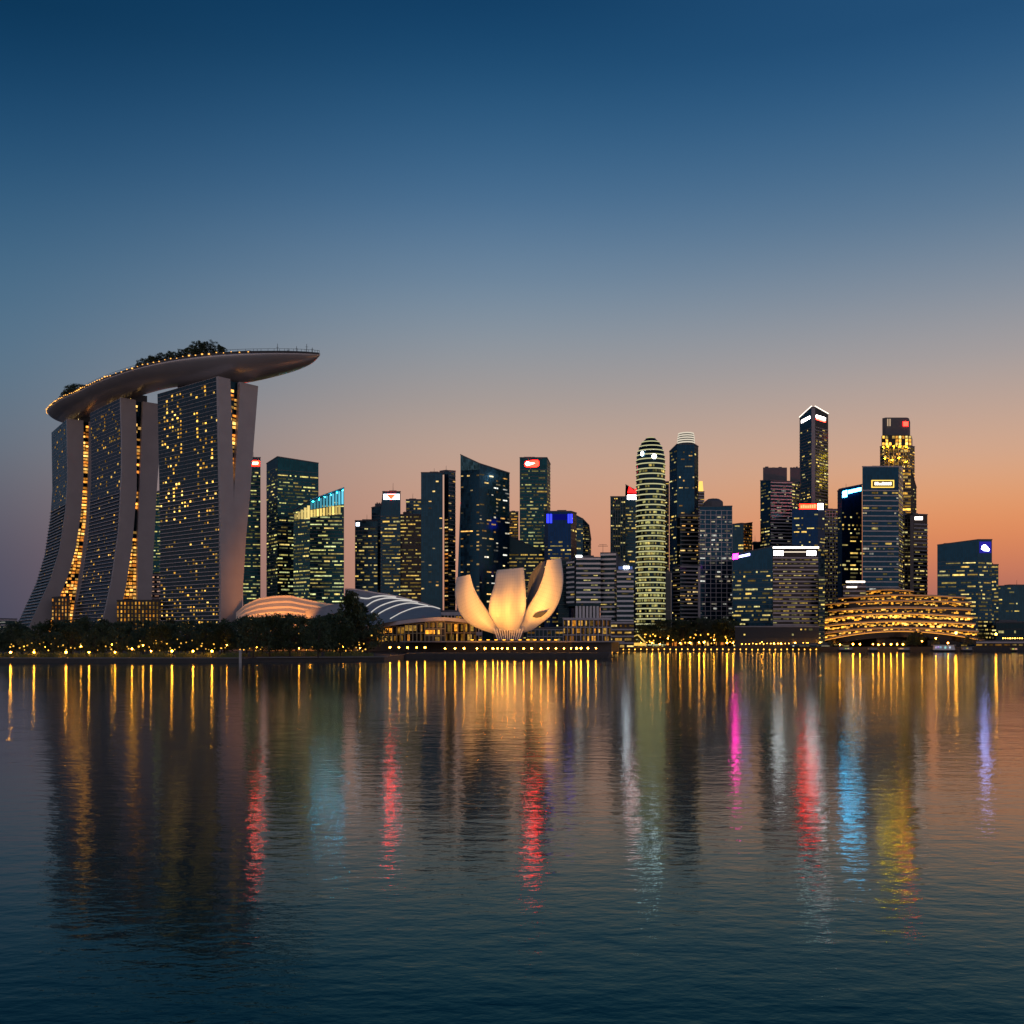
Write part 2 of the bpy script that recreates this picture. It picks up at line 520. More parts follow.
# ------------------------------------------------------------------ water and land
def water_mat():
    """mirror-like surface over murky teal water: the steeper one looks into it, the more of the teal body shows"""
    m = bpy.data.materials.new('bay_water'); m.use_nodes = True
    t = m.node_tree; t.nodes.clear()
    N, Lk = t.nodes.new, t.links.new
    tcn = N('ShaderNodeTexCoord')
    prev = None
    for sc, st, dist, rot in (((.020, .035, 1), 3, .10, 12), ((.12, .20, 1), 3, .045, -8), ((.55, .95, 1), 4, .033, 6), ((1.7, 2.6, 1), 3, .009, -14)):
        mp = N('ShaderNodeMapping'); mp.inputs['Scale'].default_value = sc; mp.inputs['Rotation'].default_value = (0, 0, R(rot))
        Lk(tcn.outputs['Object'], mp.inputs['Vector'])
        nz = N('ShaderNodeTexNoise'); nz.inputs['Scale'].default_value = 1; nz.inputs['Detail'].default_value = st; nz.inputs['Roughness'].default_value = .5
        Lk(mp.outputs[0], nz.inputs['Vector'])
        bp = N('ShaderNodeBump'); bp.inputs['Strength'].default_value = 1; bp.inputs['Distance'].default_value = dist
        Lk(nz.outputs['Fac'], bp.inputs['Height'])
        if prev: Lk(prev.outputs['Normal'], bp.inputs['Normal'])
        prev = bp
    mp = N('ShaderNodeMapping'); mp.inputs['Scale'].default_value = (.0035, .011, 1); Lk(tcn.outputs['Object'], mp.inputs['Vector'])
    nz = N('ShaderNodeTexNoise'); nz.inputs['Scale'].default_value = 1; nz.inputs['Detail'].default_value = 4; Lk(mp.outputs[0], nz.inputs['Vector'])
    mr = N('ShaderNodeMapRange'); mr.inputs['From Min'].default_value = .35; mr.inputs['From Max'].default_value = .65
    mr.inputs['To Min'].default_value = .055; mr.inputs['To Max'].default_value = .11
    Lk(nz.outputs['Fac'], mr.inputs['Value'])
    fr = N('ShaderNodeFresnel'); fr.inputs['IOR'].default_value = 1.333; Lk(prev.outputs['Normal'], fr.inputs['Normal'])
    tr = N('ShaderNodeMapRange'); tr.inputs['From Min'].default_value = .10; tr.inputs['From Max'].default_value = .39; Lk(fr.outputs[0], tr.inputs['Value'])
    tint = N('ShaderNodeMix'); tint.data_type = 'RGBA'
    tint.inputs['A'].default_value = (.14, .60, .67, 1); tint.inputs['B'].default_value = (.93, .98, 1, 1); Lk(tr.outputs[0], tint.inputs['Factor'])
    gl = N('ShaderNodeBsdfGlossy'); Lk(tint.outputs['Result'], gl.inputs['Color']); Lk(mr.outputs[0], gl.inputs['Roughness']); Lk(prev.outputs['Normal'], gl.inputs['Normal'])
    df = N('ShaderNodeBsdfDiffuse'); df.inputs['Color'].default_value = (.0005, .023, .028, 1)
    mx = N('ShaderNodeMixShader'); Lk(fr.outputs[0], mx.inputs[0]); Lk(df.outputs[0], mx.inputs[1]); Lk(gl.outputs[0], mx.inputs[2])
    o = N('ShaderNodeOutputMaterial'); Lk(mx.outputs[0], o.inputs['Surface'])
    return m


mb = MB(); mb.quad((-9000, -600, 0), (9000, -600, 0), (9000, 1200, 0), (-9000, 1200, 0))
tag(mb.build('water', water_mat()), 'calm dark bay water mirroring the skyline lights', kind='structure')

GZ = 2.0
SHORE = [(-4000, 437), (-118, 437), (-116, 447), (-60, 470), (-58, 538), (-20, 541), (30, 548), (54, 562), (58, 585), (50, 640), (72, 860), (100, 876), (290, 862), (420, 830), (4000, 830)]


def slab(name, outline, z0, z1, mat, **kw):
    s = MB(); s.prism([(x, y, z0) for x, y in outline], [(x, y, z1) for x, y in outline])
    return tag(s.build(name, mat), **kw)


slab('ground', SHORE + [(14000, 14000), (-14000, 14000)], -3, GZ, M['quay'], kind='structure', label='dark land behind the bay shore')
# pale coping along the left bank, the museum promenade and the raised right quay
slab('bank_edge', [(-900, 436.6), (-117, 436.6), (-117, 439), (-900, 439)], GZ - .1, GZ + .35, M['edge'], kind='structure', label='pale stone edge along the left bank')
slab('bank_edge', [(-114, 446.4), (-58.6, 469), (-58.6, 472), (-114, 449)], GZ - .1, GZ + .35, M['edge'], kind='structure', label='pale stone edge of the bank beside the museum promenade')
slab('promenade', [(-57.8, 537.6), (-20, 540.6), (30, 547.6), (54.4, 561.7), (58.4, 585), (50.5, 640), (-57.8, 640)], GZ - 1, 2.9, M['quay'], kind='structure', label='low promenade round the foot of the museum')
slab('quay', [(71.6, 859.5), (100, 875.5), (290, 861.5), (420, 829.5), (1500, 829.5), (1500, 960), (71.6, 960)], GZ - 1, 4.0, M['quay'], kind='structure', label='raised stone quay along the right shore')

# ------------------------------------------------------------------ the three-towered hotel
hotel = empty('hotel', (-315, 815, GZ), 'three-towered curved hotel carrying a long boat-shaped roof deck', 'hotel')


def interp(path, y):
    for (x0, y0), (x1, y1) in zip(path[:-1], path[1:]):
        if y0 <= y <= y1:
            return x0 + (x1 - x0) * (y - y0) / (y1 - y0)
    return path[0][0] if y < path[0][1] else path[-1][0] + (path[-1][0] - path[-2][0]) * (y - path[-1][1]) / max(1e-6, path[-1][1] - path[-2][1])


def hotel_tower(C, f, L, a0, a1, b0, b1, ytop, atr, lit):
    C = Vector(C); f = Vector(f).normalized(); e = Vector((-f.y, f.x)) * -1
    if e.x < 0: e = -e
    base = Vector((C.x, C.y, GZ))

    def w_of(px, y=None):
        k = (px - 512) / F
        return (k * C.y - C.x) / (e.x - k * e.y)

    def y_at(z, w):      # image row at height z and depth w along the end wall
        return HY - (z - HC) / (C.y + e.y * w) * F

    def pt(w, z, s):     # s metres along the broad side
        q = C + e * w + f * s
        return Vector((q.x, q.y, z))

    ztop = HC + (HY - ytop) / F * C.y
    nf = round((ztop - GZ) / 2.85)
    fh = (ztop - GZ) / nf
    zs = [GZ + fh * k for k in range(nf + 1)]

    def edge(path):
        return [w_of(interp(path, y_at(z, 0))) for z in zs]
    A0, A1, B0, B1 = edge(a0), edge(a1), edge(b0), edge(b1)
    # front slab: broad side with balcony slabs on every floor
    mb = MB(); rows, mats = [], []
    for k in range(nf):
        bt = .36 if zs[k] < ztop * .62 else .16
        bo = 1.1 if zs[k] < ztop * .62 else .12
        z1 = zs[k + 1]
        rows += [(A0[k], zs[k]), (A0[k + 1], z1 - bt), (A0[k + 1] - bo, z1 - bt), (A0[k + 1] - bo, z1)]
        mats += [0, 1, 1, 1]
    rows.append((A0[nf], ztop)); mats = mats[:len(rows) - 1]
    mb.grid([[pt(w, z, L), pt(w, z, 0)] for w, z in rows], mats=mats)
    for q in range(len(rows) - 1):
        mb.uv[q] = [(0, rows[q][1]), (L, rows[q][1]), (L, rows[q + 1][1]), (0, rows[q + 1][1])]
    mb.poly([pt(A0[nf], ztop, 0), pt(A1[nf], ztop, 0), pt(A1[nf], ztop, L), pt(A0[nf], ztop, L)], 1)
    mb.grid([[pt(A1[k], zs[k], 0), pt(A1[k], zs[k], L)] for k in range(nf + 1)], 0)
    mb.poly([pt(A0[k], zs[k], L) for k in range(nf + 1)] + [pt(A1[k], zs[k], L) for k in range(nf, -1, -1)], 1)
    tw = mb.build('hotel_tower', [M['hotelglass'], M['balcony']], hotel)
    # end walls: pale cladding slabs
    for e0, e1, th in ((A0, A1, 1.3), (B0, B1, .0)):
        eb = MB()
        fr = [[pt(e0[k] - .5, zs[k], -th), pt(e1[k] + .1, zs[k], -th)] for k in range(nf + 1)]
        eb.grid(fr)
        dp = 2.2 if th else L
        eb.grid([[pt(e0[k] - .5, zs[k], dp - th), pt(e0[k] - .5, zs[k], -th)] for k in range(nf + 1)])
        eb.grid([[pt(e1[k] + .1, zs[k], -th), pt(e1[k] + .1, zs[k], dp - th)] for k in range(nf + 1)])
        eb.poly([pt(e0[nf] - .5, ztop, -th), pt(e1[nf] + .1, ztop, -th), pt(e1[nf] + .1, ztop, dp - th), pt(e0[nf] - .5, ztop, dp - th)])
        if not th:
            eb.poly([pt(e0[k] - .5, zs[k], dp) for k in range(nf + 1)] + [pt(e1[k] + .1, zs[k], dp) for k in range(nf, -1, -1)])
        eb.build('end_wall' if th else 'rear_slab', M['conc'], tw)
    # glazed atrium between the two slabs, set back
    ab = MB()
    ab.grid([[pt(A1[k] - .4, zs[k], 3.2), pt(B0[k] + .4, zs[k], 3.2)] for k in range(nf + 1)])
    ab.build('atrium_glass', M['dark'], tw)
    rects = []
    for k in range(2, nf - 1):
        w0, w1 = A1[k], B0[k]
        if w1 - w0 < 1.2: continue
        y = y_at(zs[k], 0)
        pr = atr(y)
        nn = max(1, int((w1 - w0) / 2.6))
        for q in range(nn):
            if random.random() < pr:
                ww = (w1 - w0) / nn
                o = pt(w0 + ww * (q + .1), zs[k] + fh * random.uniform(.05, .25), 3.1)
                rects.append((o, Vector((e.x, e.y, 0)) * ww * .8, Vector((0, 0, fh * random.uniform(.5, .75))), Vector((-f.x, -f.y, 0)) * .15, bright(ORG, .3, 3.2)))
    # guest rooms on the broad side
    nc = int(L / 3.4); cw = L / nc
    cols = [random.random() for _ in range(nc)]
    for k in range(1, nf - 1):
        y = y_at(zs[k], 0)
        for c in range(nc):
            pr, hi = lit(y, c / nc, cols[c])
            if random.random() < pr:
                bt = .7 if zs[k] < ztop * .62 else .3
                wd = cw * random.uniform(.3, .6)
                o = pt(A0[k] - .05 + (A0[k + 1] - A0[k]) * .3, zs[k] + .25, c * cw + cw * .1 + wd)
                rects.append((o, Vector((-f.x, -f.y, 0)) * wd, Vector(((e * (A0[k + 1] - A0[k]) * .6).x, (e * (A0[k + 1] - A0[k]) * .6).y, (fh - bt) * random.uniform(.38, .62))), Vector((-e.x, -e.y, 0)) * .2, bright(HOT, .16, hi)))
    put_windows(tw, rects, 100)
    # recessed dark neck that carries the deck
    nb = MB(); hull_z = 215
    q_ = [pt(A0[nf] + 14, ztop, 14), pt(B1[nf] - 7, ztop, 14), pt(B1[nf] - 7, ztop, L - 8), pt(A0[nf] + 12, ztop, L - 8)]
    nb.prism(q_, [v + Vector((0, 0, hull_z - 7 - ztop)) for v in q_])
    nb.build('neck', M['black'], tw)
    nl = []
    if L < 75:
        for q in range(9):
            s = 6 + q * (L - 12) / 9
            nl.append((pt(A0[nf] + 10.9, ztop + random.uniform(.6, 1.6), s + 3), Vector((-f.x, -f.y, 0)) * random.uniform(1, 3), Vector((0, 0, 1.6)), Vector((-e.x, -e.y, 0)) * .2, bright(WARM, .5, 1.6)))
        put_windows(tw, nl, 20)
    return tw


M['hotelglass'] = glass('hotel_glass', (.010, .024, .034), 4.2, 2.85, .16, .6, .35)
M['balcony'] = solid('balcony_edge', (.62, .52, .48), .6, 0, .12)
hotel_tower((-206, 704), (-.77, .64), 78,
            [(217.5, 372), (219, 450), (220.3, 520), (220.5, 610), (220.5, 660)], [(229, 372), (231.5, 450), (233.4, 520), (236, 605), (236.5, 660)],
            [(241, 372), (238.2, 430), (234.6, 490), (235.2, 540), (237, 605), (237.2, 660)], [(258.5, 372), (254.2, 430), (250, 490), (246, 535), (242.6, 590), (241, 660)], 377,
            lambda y: .75 if y < 480 else 0,
            lambda y, u, c: ((.38 if c > .55 else .10, 4.0) if y < 520 else (.13, 1.4) if y < 585 else (.32, 2.2)))
hotel_tower((-306, 784), (-.66, .75), 70,
            [(120.5, 390), (122, 440), (122, 470), (119, 530), (112, 580), (103, 622), (97, 650)], [(134.8, 390), (136, 440), (136, 490), (131.5, 545), (125.5, 585), (117.5, 622), (112, 650)],
            [(144, 390), (142, 440), (140, 490), (138.2, 540), (138, 597), (138, 650)], [(163, 390), (160, 440), (156.5, 490), (154, 540), (151.5, 597), (150, 650)], 398,
            lambda y: .62 if y < 530 else .95,
            lambda y, u, c: (.22, .6) if y < 440 else (.10, 1.5))
hotel_tower((-383, 862), (-.57, .82), 70,
            [(67, 410), (68, 480), (66, 510), (60, 550), (51, 580), (34, 617), (24, 640)], [(83, 410), (83, 480), (81, 510), (75, 550), (68, 575), (52, 617), (42, 640)],
            [(90, 410), (89, 470), (87, 520), (82, 560), (76, 600), (70, 640)], [(107, 410), (104, 470), (101, 520), (97, 560), (92, 600), (88, 640)], 419,
            lambda y: .85,
            lambda y, u, c: (.06, .9))

# boat-shaped roof deck
CL = [(-408, 916), (-399, 898), (-371, 862), (-341, 831), (-309, 798), (-275, 769), (-248, 750), (-222, 737), (-195, 728), (-165, 721), (-147, 716), (-137, 712.5)]
HW = [11, 17, 19.5, 19.5, 20, 20.5, 20.5, 20.5, 19.5, 14.5, 8, .6]
DP = [5, 7, 8, 8.5, 9, 10, 12.5, 15, 15.5, 11, 6.5, 1.0]
DZ = 215.0


def catmull(pts, n):
    out = []
    for i in range(len(pts) - 1):
        p0, p1, p2, p3 = pts[max(0, i - 1)], pts[i], pts[i + 1], pts[min(len(pts) - 1, i + 2)]
        for k in range(n):
            t = k / n
            out.append(tuple(.5 * (2 * b + (c - a) * t + (2 * a - 5 * b + 4 * c - d) * t * t + (3 * b - a - 3 * c + d) * t ** 3) for a, b, c, d in zip(p0, p1, p2, p3)))
    out.append(tuple(pts[-1]))
    return out


DK = catmull([(c[0], c[1], h, d) for c, h, d in zip(CL, HW, DP)], 6)


def deck_frame(i):
    a, b = DK[max(0, i - 1)], DK[min(len(DK) - 1, i + 1)]
    d = Vector((b[0] - a[0], b[1] - a[1])).normalized()
    return Vector(DK[i][:2]), Vector((d.y, -d.x)), DK[i][2], DK[i][3]     # centre, towards the water, half width, depth


mb = MB(); rows = []
for i in range(len(DK)):
    c, n, hw, dp = deck_frame(i)
    r = []
    for k in range(19):
        th = math.pi * k / 18
        w, z = math.cos(th) * hw, -dp * math.sin(th) ** 1.3
        r.append((c.x + n.x * w, c.y + n.y * w, DZ - 1.6 + z))
    for w, z in ((-1.0, 0), (-.985, 1.2), (-.9, 1.2), (-.9, .6), (.9, .6), (.9, 1.2), (.985, 1.2), (1.0, 0)):
        r.append((c.x + n.x * hw * w, c.y + n.y * hw * w, DZ - 1.6 + z))
    rows.append(r)
mb.grid(rows, close=True)
mb.poly(rows[0]); mb.poly(rows[-1][::-1])
deck = mb.build('roof_deck', M['hull'], hotel)
me = deck.data
for p_ in me.polygons:
    p_.use_smooth = p_.normal.z < .2
mb = MB(); rows = []       # dark band under the rim
for i in range(len(DK)):
    c, n, hw, dp = deck_frame(i)
    rows.append([(c.x + n.x * (hw + o), c.y + n.y * (hw + o), DZ + z) for o, z in ((.0, -1.7), (.35, -1.7), (.35, -.6), (.0, -.6))])
mb.grid(rows, close=True); mb.build('rim_band', M['black'], deck)
# terrace rooms set along the deck, railing, masts
mb = MB(); rows = []
for i in range(10, len(DK) - 16):
    c, n, hw, dp = deck_frame(i)
    rows.append([(c.x + n.x * hw * w, c.y + n.y * hw * w, DZ - 1 + z) for w, z in ((.55, 0), (.55, 3.2), (-.5, 3.6), (-.5, 0))])
mb.grid(rows, close=True); mb.poly(rows[0]); mb.poly(rows[-1][::-1])
mb.build('terrace_room', M['roofing'], deck)
mb = MB(); prev = None
for i in range(2, len(DK)):
    c, n, hw, dp = deck_frame(i)
    q = Vector((c.x + n.x * hw * .96, c.y + n.y * hw * .96, DZ - .5))
    mb.tube(q, q + Vector((0, 0, 1.7)), .12, .12, 4)
    if prev is not None: mb.tube(prev + Vector((0, 0, 1.6)), q + Vector((0, 0, 1.6)), .12, .12, 4)
    prev = q
mb.build('railing_frame', M['black'], deck)
for i, h in ((50, 6), (53, 9), (55, 5), (57, 6), (60, 7), (62, 4)):
    c, n, hw, dp = deck_frame(i)
    s = MB(); s.tube((c.x, c.y, DZ - 1), (c.x, c.y, DZ + h), .28, .14, 6); s.tube((c.x - 1, c.y, DZ + h * .7), (c.x + 1, c.y, DZ + h * .7), .1, .1, 4); s.build('mast', M['black'], deck)
rim_src = None
for k in range(92):
    t = k / 91
    i = 1 + t * 50
    if k > 46 and k % 2: continue
    i0 = int(i)
    c, n, hw, dp = deck_frame(i0); c2, n2, hw2, _ = deck_frame(i0 + 1)
    fr = i - i0
    c = c.lerp(c2, fr); hw = hw + (hw2 - hw) * fr
    q = (c.x + n.x * (hw * 1.03), c.y + n.y * (hw * 1.03), DZ - 1.5 + random.uniform(-.2, .7))
    sz = random.choice((.45, .6, .6, .9))
    s = MB(); s.box((q[0], q[1], q[2]), sz * 1.3, sz, sz * .8)
    s.build('rim_light', M['rimlight'] if 'rimlight' in M else M.setdefault('rimlight', emit('rim_light', (1, .46, .09), 2.2, False)), deck)

# podium halls at the hotel's foot
tower('glowing glass podium hall with black flat roof at foot of the middle hotel tower', [(117, 601, 752), (160, 601, 752)],
      dict(glass='brown', band='black', fh=2.9, bt=.4, p=.5, pal=AMB, lo=.06, hi=.9, ww=1.3, run=1, wh=(.6, .9), rowmix=(.8, 1), par='black'), 22, 'hall', 'podium_hall', GZ)
tower('small glowing podium hall between the left and middle hotel towers', [(52, 598, 838), (70, 597, 838)],
      dict(glass='brown', band='black', fh=2.9, bt=.4, p=.4, pal=ORG, lo=.06, hi=.8, ww=1.3, run=1, wh=(.6, .9), rowmix=(.8, 1), par='black'), 20, 'hall', 'podium_hall', GZ)
tower('low pale block with faint lights at the far left behind the trees', [(-6, 619, 900), (17, 619.5, 905)],
      dict(glass='dark', band='mauve', fh=4, bt=1.2, p=.4, pal=WHT, lo=.1, hi=.5), 30, 'building', 'low_building', GZ)
tower('rosy lit low block seen between the middle and right hotel towers', [(150, 574, 860), (166, 574, 860)],
      dict(glass='brown', band='mauve', fh=4, bt=1.6, p=.8, pal=[(1, .5, .3), (1, .6, .4)], lo=.3, hi=1), 20, 'building', 'low_building', GZ)
tower('dark tower with green lit floors glimpsed between the middle and right hotel towers', [(151, 492, 1150), (170, 492, 1150)],
      dict(glass='teal', band='dark', fh=3.6, bt=.5, p=.3, pal=GRN, run=4), 30, z0=GZ)

# ------------------------------------------------------------------ downtown towers, left to right
T = tower
g = dict
r, f = T('narrow dark green glass tower with red lit sign just right of the hotel', [(243, 458, 1010), (260.5, 458, 1012)], g(glass='teal', band='floorline', p=.16, pal=GRN, run=4, rows=[(508, 512, .8), (536, 540, .9), (560, 566, .8), (585, 600, .7)], crown=9))
sign(r, f[0], 249, 460.5, 259.5, 466, (1, .006, .002), 36)
sign(r, f[0], 250.5, 462, 258, 464.2, (1, .62, .40), 9, off=1.3)
r, f = T('broad teal glass tower with slanted shoulders and rows of lit floors', [(266.5, 464, 1075), (277.5, 457, 1050), (318.5, 463.5, 1070)],
         [g(glass='teal', band='floorline', bt=.5, p=.05, pal=GRN, rows=[(482, 487, .5), (535, 550, .4), (570, 580, .5)], crown=8), g(glass='teal', band='floorline', bt=.5, p=.16, pal=GRN, run=5, rows=[(474, 480, .45), (484, 488, .7), (500, 506, .5), (545, 547, .8), (555, 600, .45)], crown=10)])
CROWN = g(glass='teal', band='floorline', bt=.5, p=.2, pal=GRN, run=6, rows=[(520, 524, .5), (542, 560, .5), (570, 604, .55)], fh=3.5)
r, f = T('teal glass tower with slanting glass crown lit cyan and yellow', [(293.5, 511, 975), (310, 500.5, 958), (344, 488, 960)], [g(**CROWN), g(**CROWN)])
# the lit crown: cyan panes and yellow panes below
for i in range(11):
    fc = f[1]; u = (i + .5) / 11
    x = 310 + 34 * u; top = 500.5 - 12.5 * u
    hgt = (517 - top)
    mid_ = top + hgt * .55
    blob_sign(r, fc, [(x - 1.0, mid_), (x + 1.0, mid_), (x + 1.0, top + 1.6), (x - 1.0, top + 1.6)], (.10, .44, .58), random.uniform(.2, .7) + 1.2 * u * u, 'crown_pane', .3)
    if i < 10: blob_sign(r, fc, [(x - 1.1, 517 - 8 * u * .4), (x + 1.1, 517 - 8 * u * .4), (x + 1.1, mid_ + .6), (x - 1.1, mid_ + .6)], (1, .72, .2), random.uniform(.5, 1.6), 'crown_pane', .3)
for i in range(6):
    fc = f[1]; x = 313 + 6 * i; q = fc.hit(x, 499.5 - 12.5 * (x - 310) / 34 + 3, .9); s_ = MB(); s_.lathe(q.x, q.y, [(.05, q.z - .5), (.42, q.z - .25), (.42, q.z + .25), (.05, q.z + .5)], 8, [0, 0, 0]); s_.build('added_streak_lamp', M.setdefault('cyanstreak', emit('cyan_streak_lamp', (.004, .46, .72), 240)), r)  # cyan lamps added only to strengthen the streak on the water
for i in range(5):
    fc = f[0]; u = (i + .5) / 5; x = 294 + 16 * u; top = 511 - 10.5 * u
    blob_sign(r, fc, [(x - 1.2, 519), (x + 1.2, 519), (x + 1.2, top + 4), (x - 1.2, top + 4)], (1, .75, .25), .3 + .8 * u, 'crown_pane', .3)

r, f = T('low dark glass tower with tiny white corner sign left of the stepped cluster', [(355, 521, 1020), (377.5, 521, 1020)], g(glass='slate', band='floorline', p=.08, pal=YEL, rows=[(546, 548, .5), (553, 556, .5)], crown=6))
sign(r, f[0], 356, 522.5, 359.5, 526, (.75, .85, 1), 5)
r, f = T('slim stepped dark block between the corner-sign tower and the crested tower', [(371.5, 508, 1080), (384, 505, 1080)], g(glass='slate', band='floorline', p=.03, crown=8), roofbox=[(375, 383, 503.5, 4)])
r, f = T('dark tower with lit red and white crest sign above crowded yellow windows', [(380.5, 516, 1000), (382.5, 492, 1000), (400.5, 492, 1000)], [g(glass='slate', band='stone', p=.02), g(glass='slate', band='floorline', bt=.6, p=.34, pal=YEL, run=4, hi=.9, crown=40 * .6, rows=[(520, 600, .4)])])
sign(r, f[1], 383.5, 494, 399.5, 499.5, (.8, .9, 1), 4)
blob_sign(r, f[1], [(386, 494.4), (396, 494.4), (391, 499.6)], (1, .006, .002), 46, 'sign', 1.3)
r, f = T('yellow lit slab with stepped roof joined behind the dark residential tower', [(400.5, 515, 1005), (421, 515, 1005)], g(glass='brown', band='floorline', bt=.6, p=.36, pal=YEL, run=4, hi=.9, rows=[(572, 592, .6)]), roofbox=[(403, 410, 512, 3)])
r, f = T('flat topped block peeking left of the dark residential tower', [(406, 500, 1060), (423, 500, 1060)], g(glass='slate', band='stone', p=.16, pal=YEL, ww=2))
r, f = T('slate blue residential tower with scattered warm windows and flat top', [(421, 473, 960), (442.7, 473, 960)], g(glass='slate', band='slate', bt=.3, fh=3.2, p=.055, pal=WARM, run=1, cols=1, hi=1.5, ww=3.2, rows=[(592, 606, .15)]))
r, f = T('slim twin shaft with orange lit stair strip beside the residential tower', [(444.2, 472, 975), (448.5, 471, 972), (455.5, 471.5, 980)], [g(glass='slate', band='stone', bt=.4, p=.7, pal=ORG + WARM, hi=1.2, ww=3.5, run=1, crown=45), g(glass='navy', band='stone', p=.06, pal=WARM, hi=1.2, rows=[(530, 533, .9)])])
r, f = T('dark blue residential tower with pointed glass peak and slanting roof', [(460.5, 455, 906), (479.5, 464, 900), (509.5, 473.5, 930)],
         [g(glass='navy', band='slate', bt=.4, fh=3.3, p=.06, pal=WARM, run=1, hi=1.4, cols=1, ww=3, crownmat='crownglass', rows=[(530, 533, .9)], crown=5), g(glass='navy', band='slate', bt=.4, fh=3.3, p=.17, pal=WARM + WHT, run=2, hi=1.6, cols=1, ww=3, rows=[(531, 536, .75)], crown=4)])
s_ = MB(); bk = [P(455.5, 640, 907), P(460.6, 640, 906.2), P(460.6, 640, 918), P(455.5, 640, 919)]; tk = [P(460.3, 502, 907), P(460.6, 502, 906.2), P(460.6, 502, 918), P(460.3, 502, 919)]
s_.prism(bk, tk); s_.build('buttress', M['navy'], r)
r, f = T('tall dark office tower with red and white lit oval sign at its top', [(519.7, 458, 1060), (547, 458, 1060), (550.3, 464.5, 1075)], [g(glass='teal', band='floorline', bt=.6, p=.22, pal=YEL + GRN, run=4, hi=.8, crown=12, rows=[(490, 494, .8), (508, 512, .5), (540, 545, .6)]), g(glass='dark', band='floorline', p=.1)])
blob_sign(r, f[0], [(524.5, 464), (526, 461.2), (533, 460.2), (538, 460.2), (539.2, 462.5), (538.6, 466), (536, 467), (527, 467), (525, 466)], (1, .006, .003), 36)
blob_sign(r, f[0], [(525, 463.8), (527, 461.5), (530, 462.4), (535, 463.2), (531, 464.6), (527, 465.6)], (1, .8, .7), 8, 'sign', 1.4)
r, f = T('small distant gold lit tower behind the peaked residential tower', [(509.5, 512, 1300), (518.5, 512, 1300)], g(glass='brown', band='gold', p=.8, pal=GLD, run=2, hi=1.2, rows=[(512, 537, .8), (537, 600, .1)]))
r, f = T('low lit slab between the peaked tower and the oval-sign tower', [(508, 536, 1020), (546, 553, 1020)], g(glass='dark', band='floorline', bt=.5, p=.35, pal=YEL, run=4, hi=.8, rows=[(553, 570, .6)]))
r, f = T('blue lit glass block with glowing blue roof strips', [(544.3, 512.5, 930), (548, 511.8, 918), (571, 511.8, 918), (576.5, 513.5, 935)],
         [g(glass='blue', band='blue', bt=.3, p=.03, crown=30), g(glass='blue', band='blue', bt=.3, p=.10, pal=YEL, run=3, crown=26, rows=[(530, 534, .3), (545, 549, .5), (549, 560, .65)]), g(glass='blue', band='blue', bt=.3, p=.05)])
for x0, x1, k in ((546.6, 548.6, 0), (550, 552, 1), (567.8, 569.6, 1), (570.2, 572.4, 2)):
    blob_sign(r, f[1 if k else 0] if k != 2 else f[1], [(x0, 523), (x1, 523), (x1, 514), (x0, 514)], (.03, .04, 1), 2.6, 'strip_and_glow', .4)
blob_sign(r, f[1], [(553, 520), (567, 520), (567, 514), (553, 514)], (.008, .012, .35), .35, 'strip_and_glow', .2)  # dim emissive panel standing in for the strips' blue light on the wall
r, f = T('dark curved wing stepping down from the blue lit block', [(576.5, 516, 945), (583, 519.5, 948), (589, 526, 955), (591, 540, 965)], g(glass='navy', band='floorline', p=.13, pal=YEL))

r, f = T('dark ribbed tower with slanted red and white lit crest behind the domed tower', [(610.4, 497, 1080), (625.3, 497, 1080), (625.6, 485, 1080), (637, 491.5, 1080)],
         [g(glass='slate', band='floorline', bt=.3, fins=(6, .8, .5), p=.1, pal=YEL, rows=[(520, 525, .5), (535, 541, .4)]), g(glass='dark', band='floorline', p=0), g(glass='slate', band='floorline', p=.12, pal=YEL, crown=16)])
blob_sign(r, f[2], [(627.5, 493), (637, 493), (637, 487.5), (634, 490.5), (629, 486.5)], (1, .012, .012), 4)
sign(r, f[2], 627.3, 495, 637, 499.5, (1, .86, .86), 10)

# domed tower: round shaft with a light line on every floor
D = 920.0; rad = 14.2 / F * (D + 13); cx = (650.6 - 512) / F * (D + rad)
root = empty('domed_tower', (cx, D + rad, GZ), 'round domed tower ringed by pale lit floor lines', 'tower')
zd, zt_ = zat(464, D + rad), zat(437, D + rad)
prof, mats = [(rad, GZ)], []
nfl = 36; fh = (zd - GZ) / nfl
for k in range(nfl):
    z = GZ + k * fh
    prof += [(rad, z + fh * .62), (rad + .55, z + fh * .62), (rad + .55, z + fh * .85), (rad, z + fh * .85), (rad, z + fh)]
    mats += [0, 1, 2, 1, 0]
nd = 6
for k in range(nd):
    t0, t1 = k / nd, (k + 1) / nd
    rr_ = lambda t: max(.3, rad * (1 - t ** 2.3) ** .6)
    zz = lambda t: zd + (zt_ - zd) * t
    prof += [(rr_(t0 + .6 / nd), zz(t0 + .6 / nd)), (rr_(t0 + .6 / nd) + .5, zz(t0 + .6 / nd)), (rr_(t0 + .85 / nd) + .5, zz(t0 + .85 / nd)), (rr_(t0 + .85 / nd), zz(t0 + .85 / nd)), (rr_(t1), zz(t1))]
    mats += [0, 1, 2, 1, 0]
M['ringlight'] = emit('ring_light', (.95, .92, .48), .58, False)
mb = MB(); mb.lathe(cx, D + rad, prof, 36, mats)
mb.build('tower_shaft', [M['dark'], M['mauve'], M['ringlight']], root)
rects = []
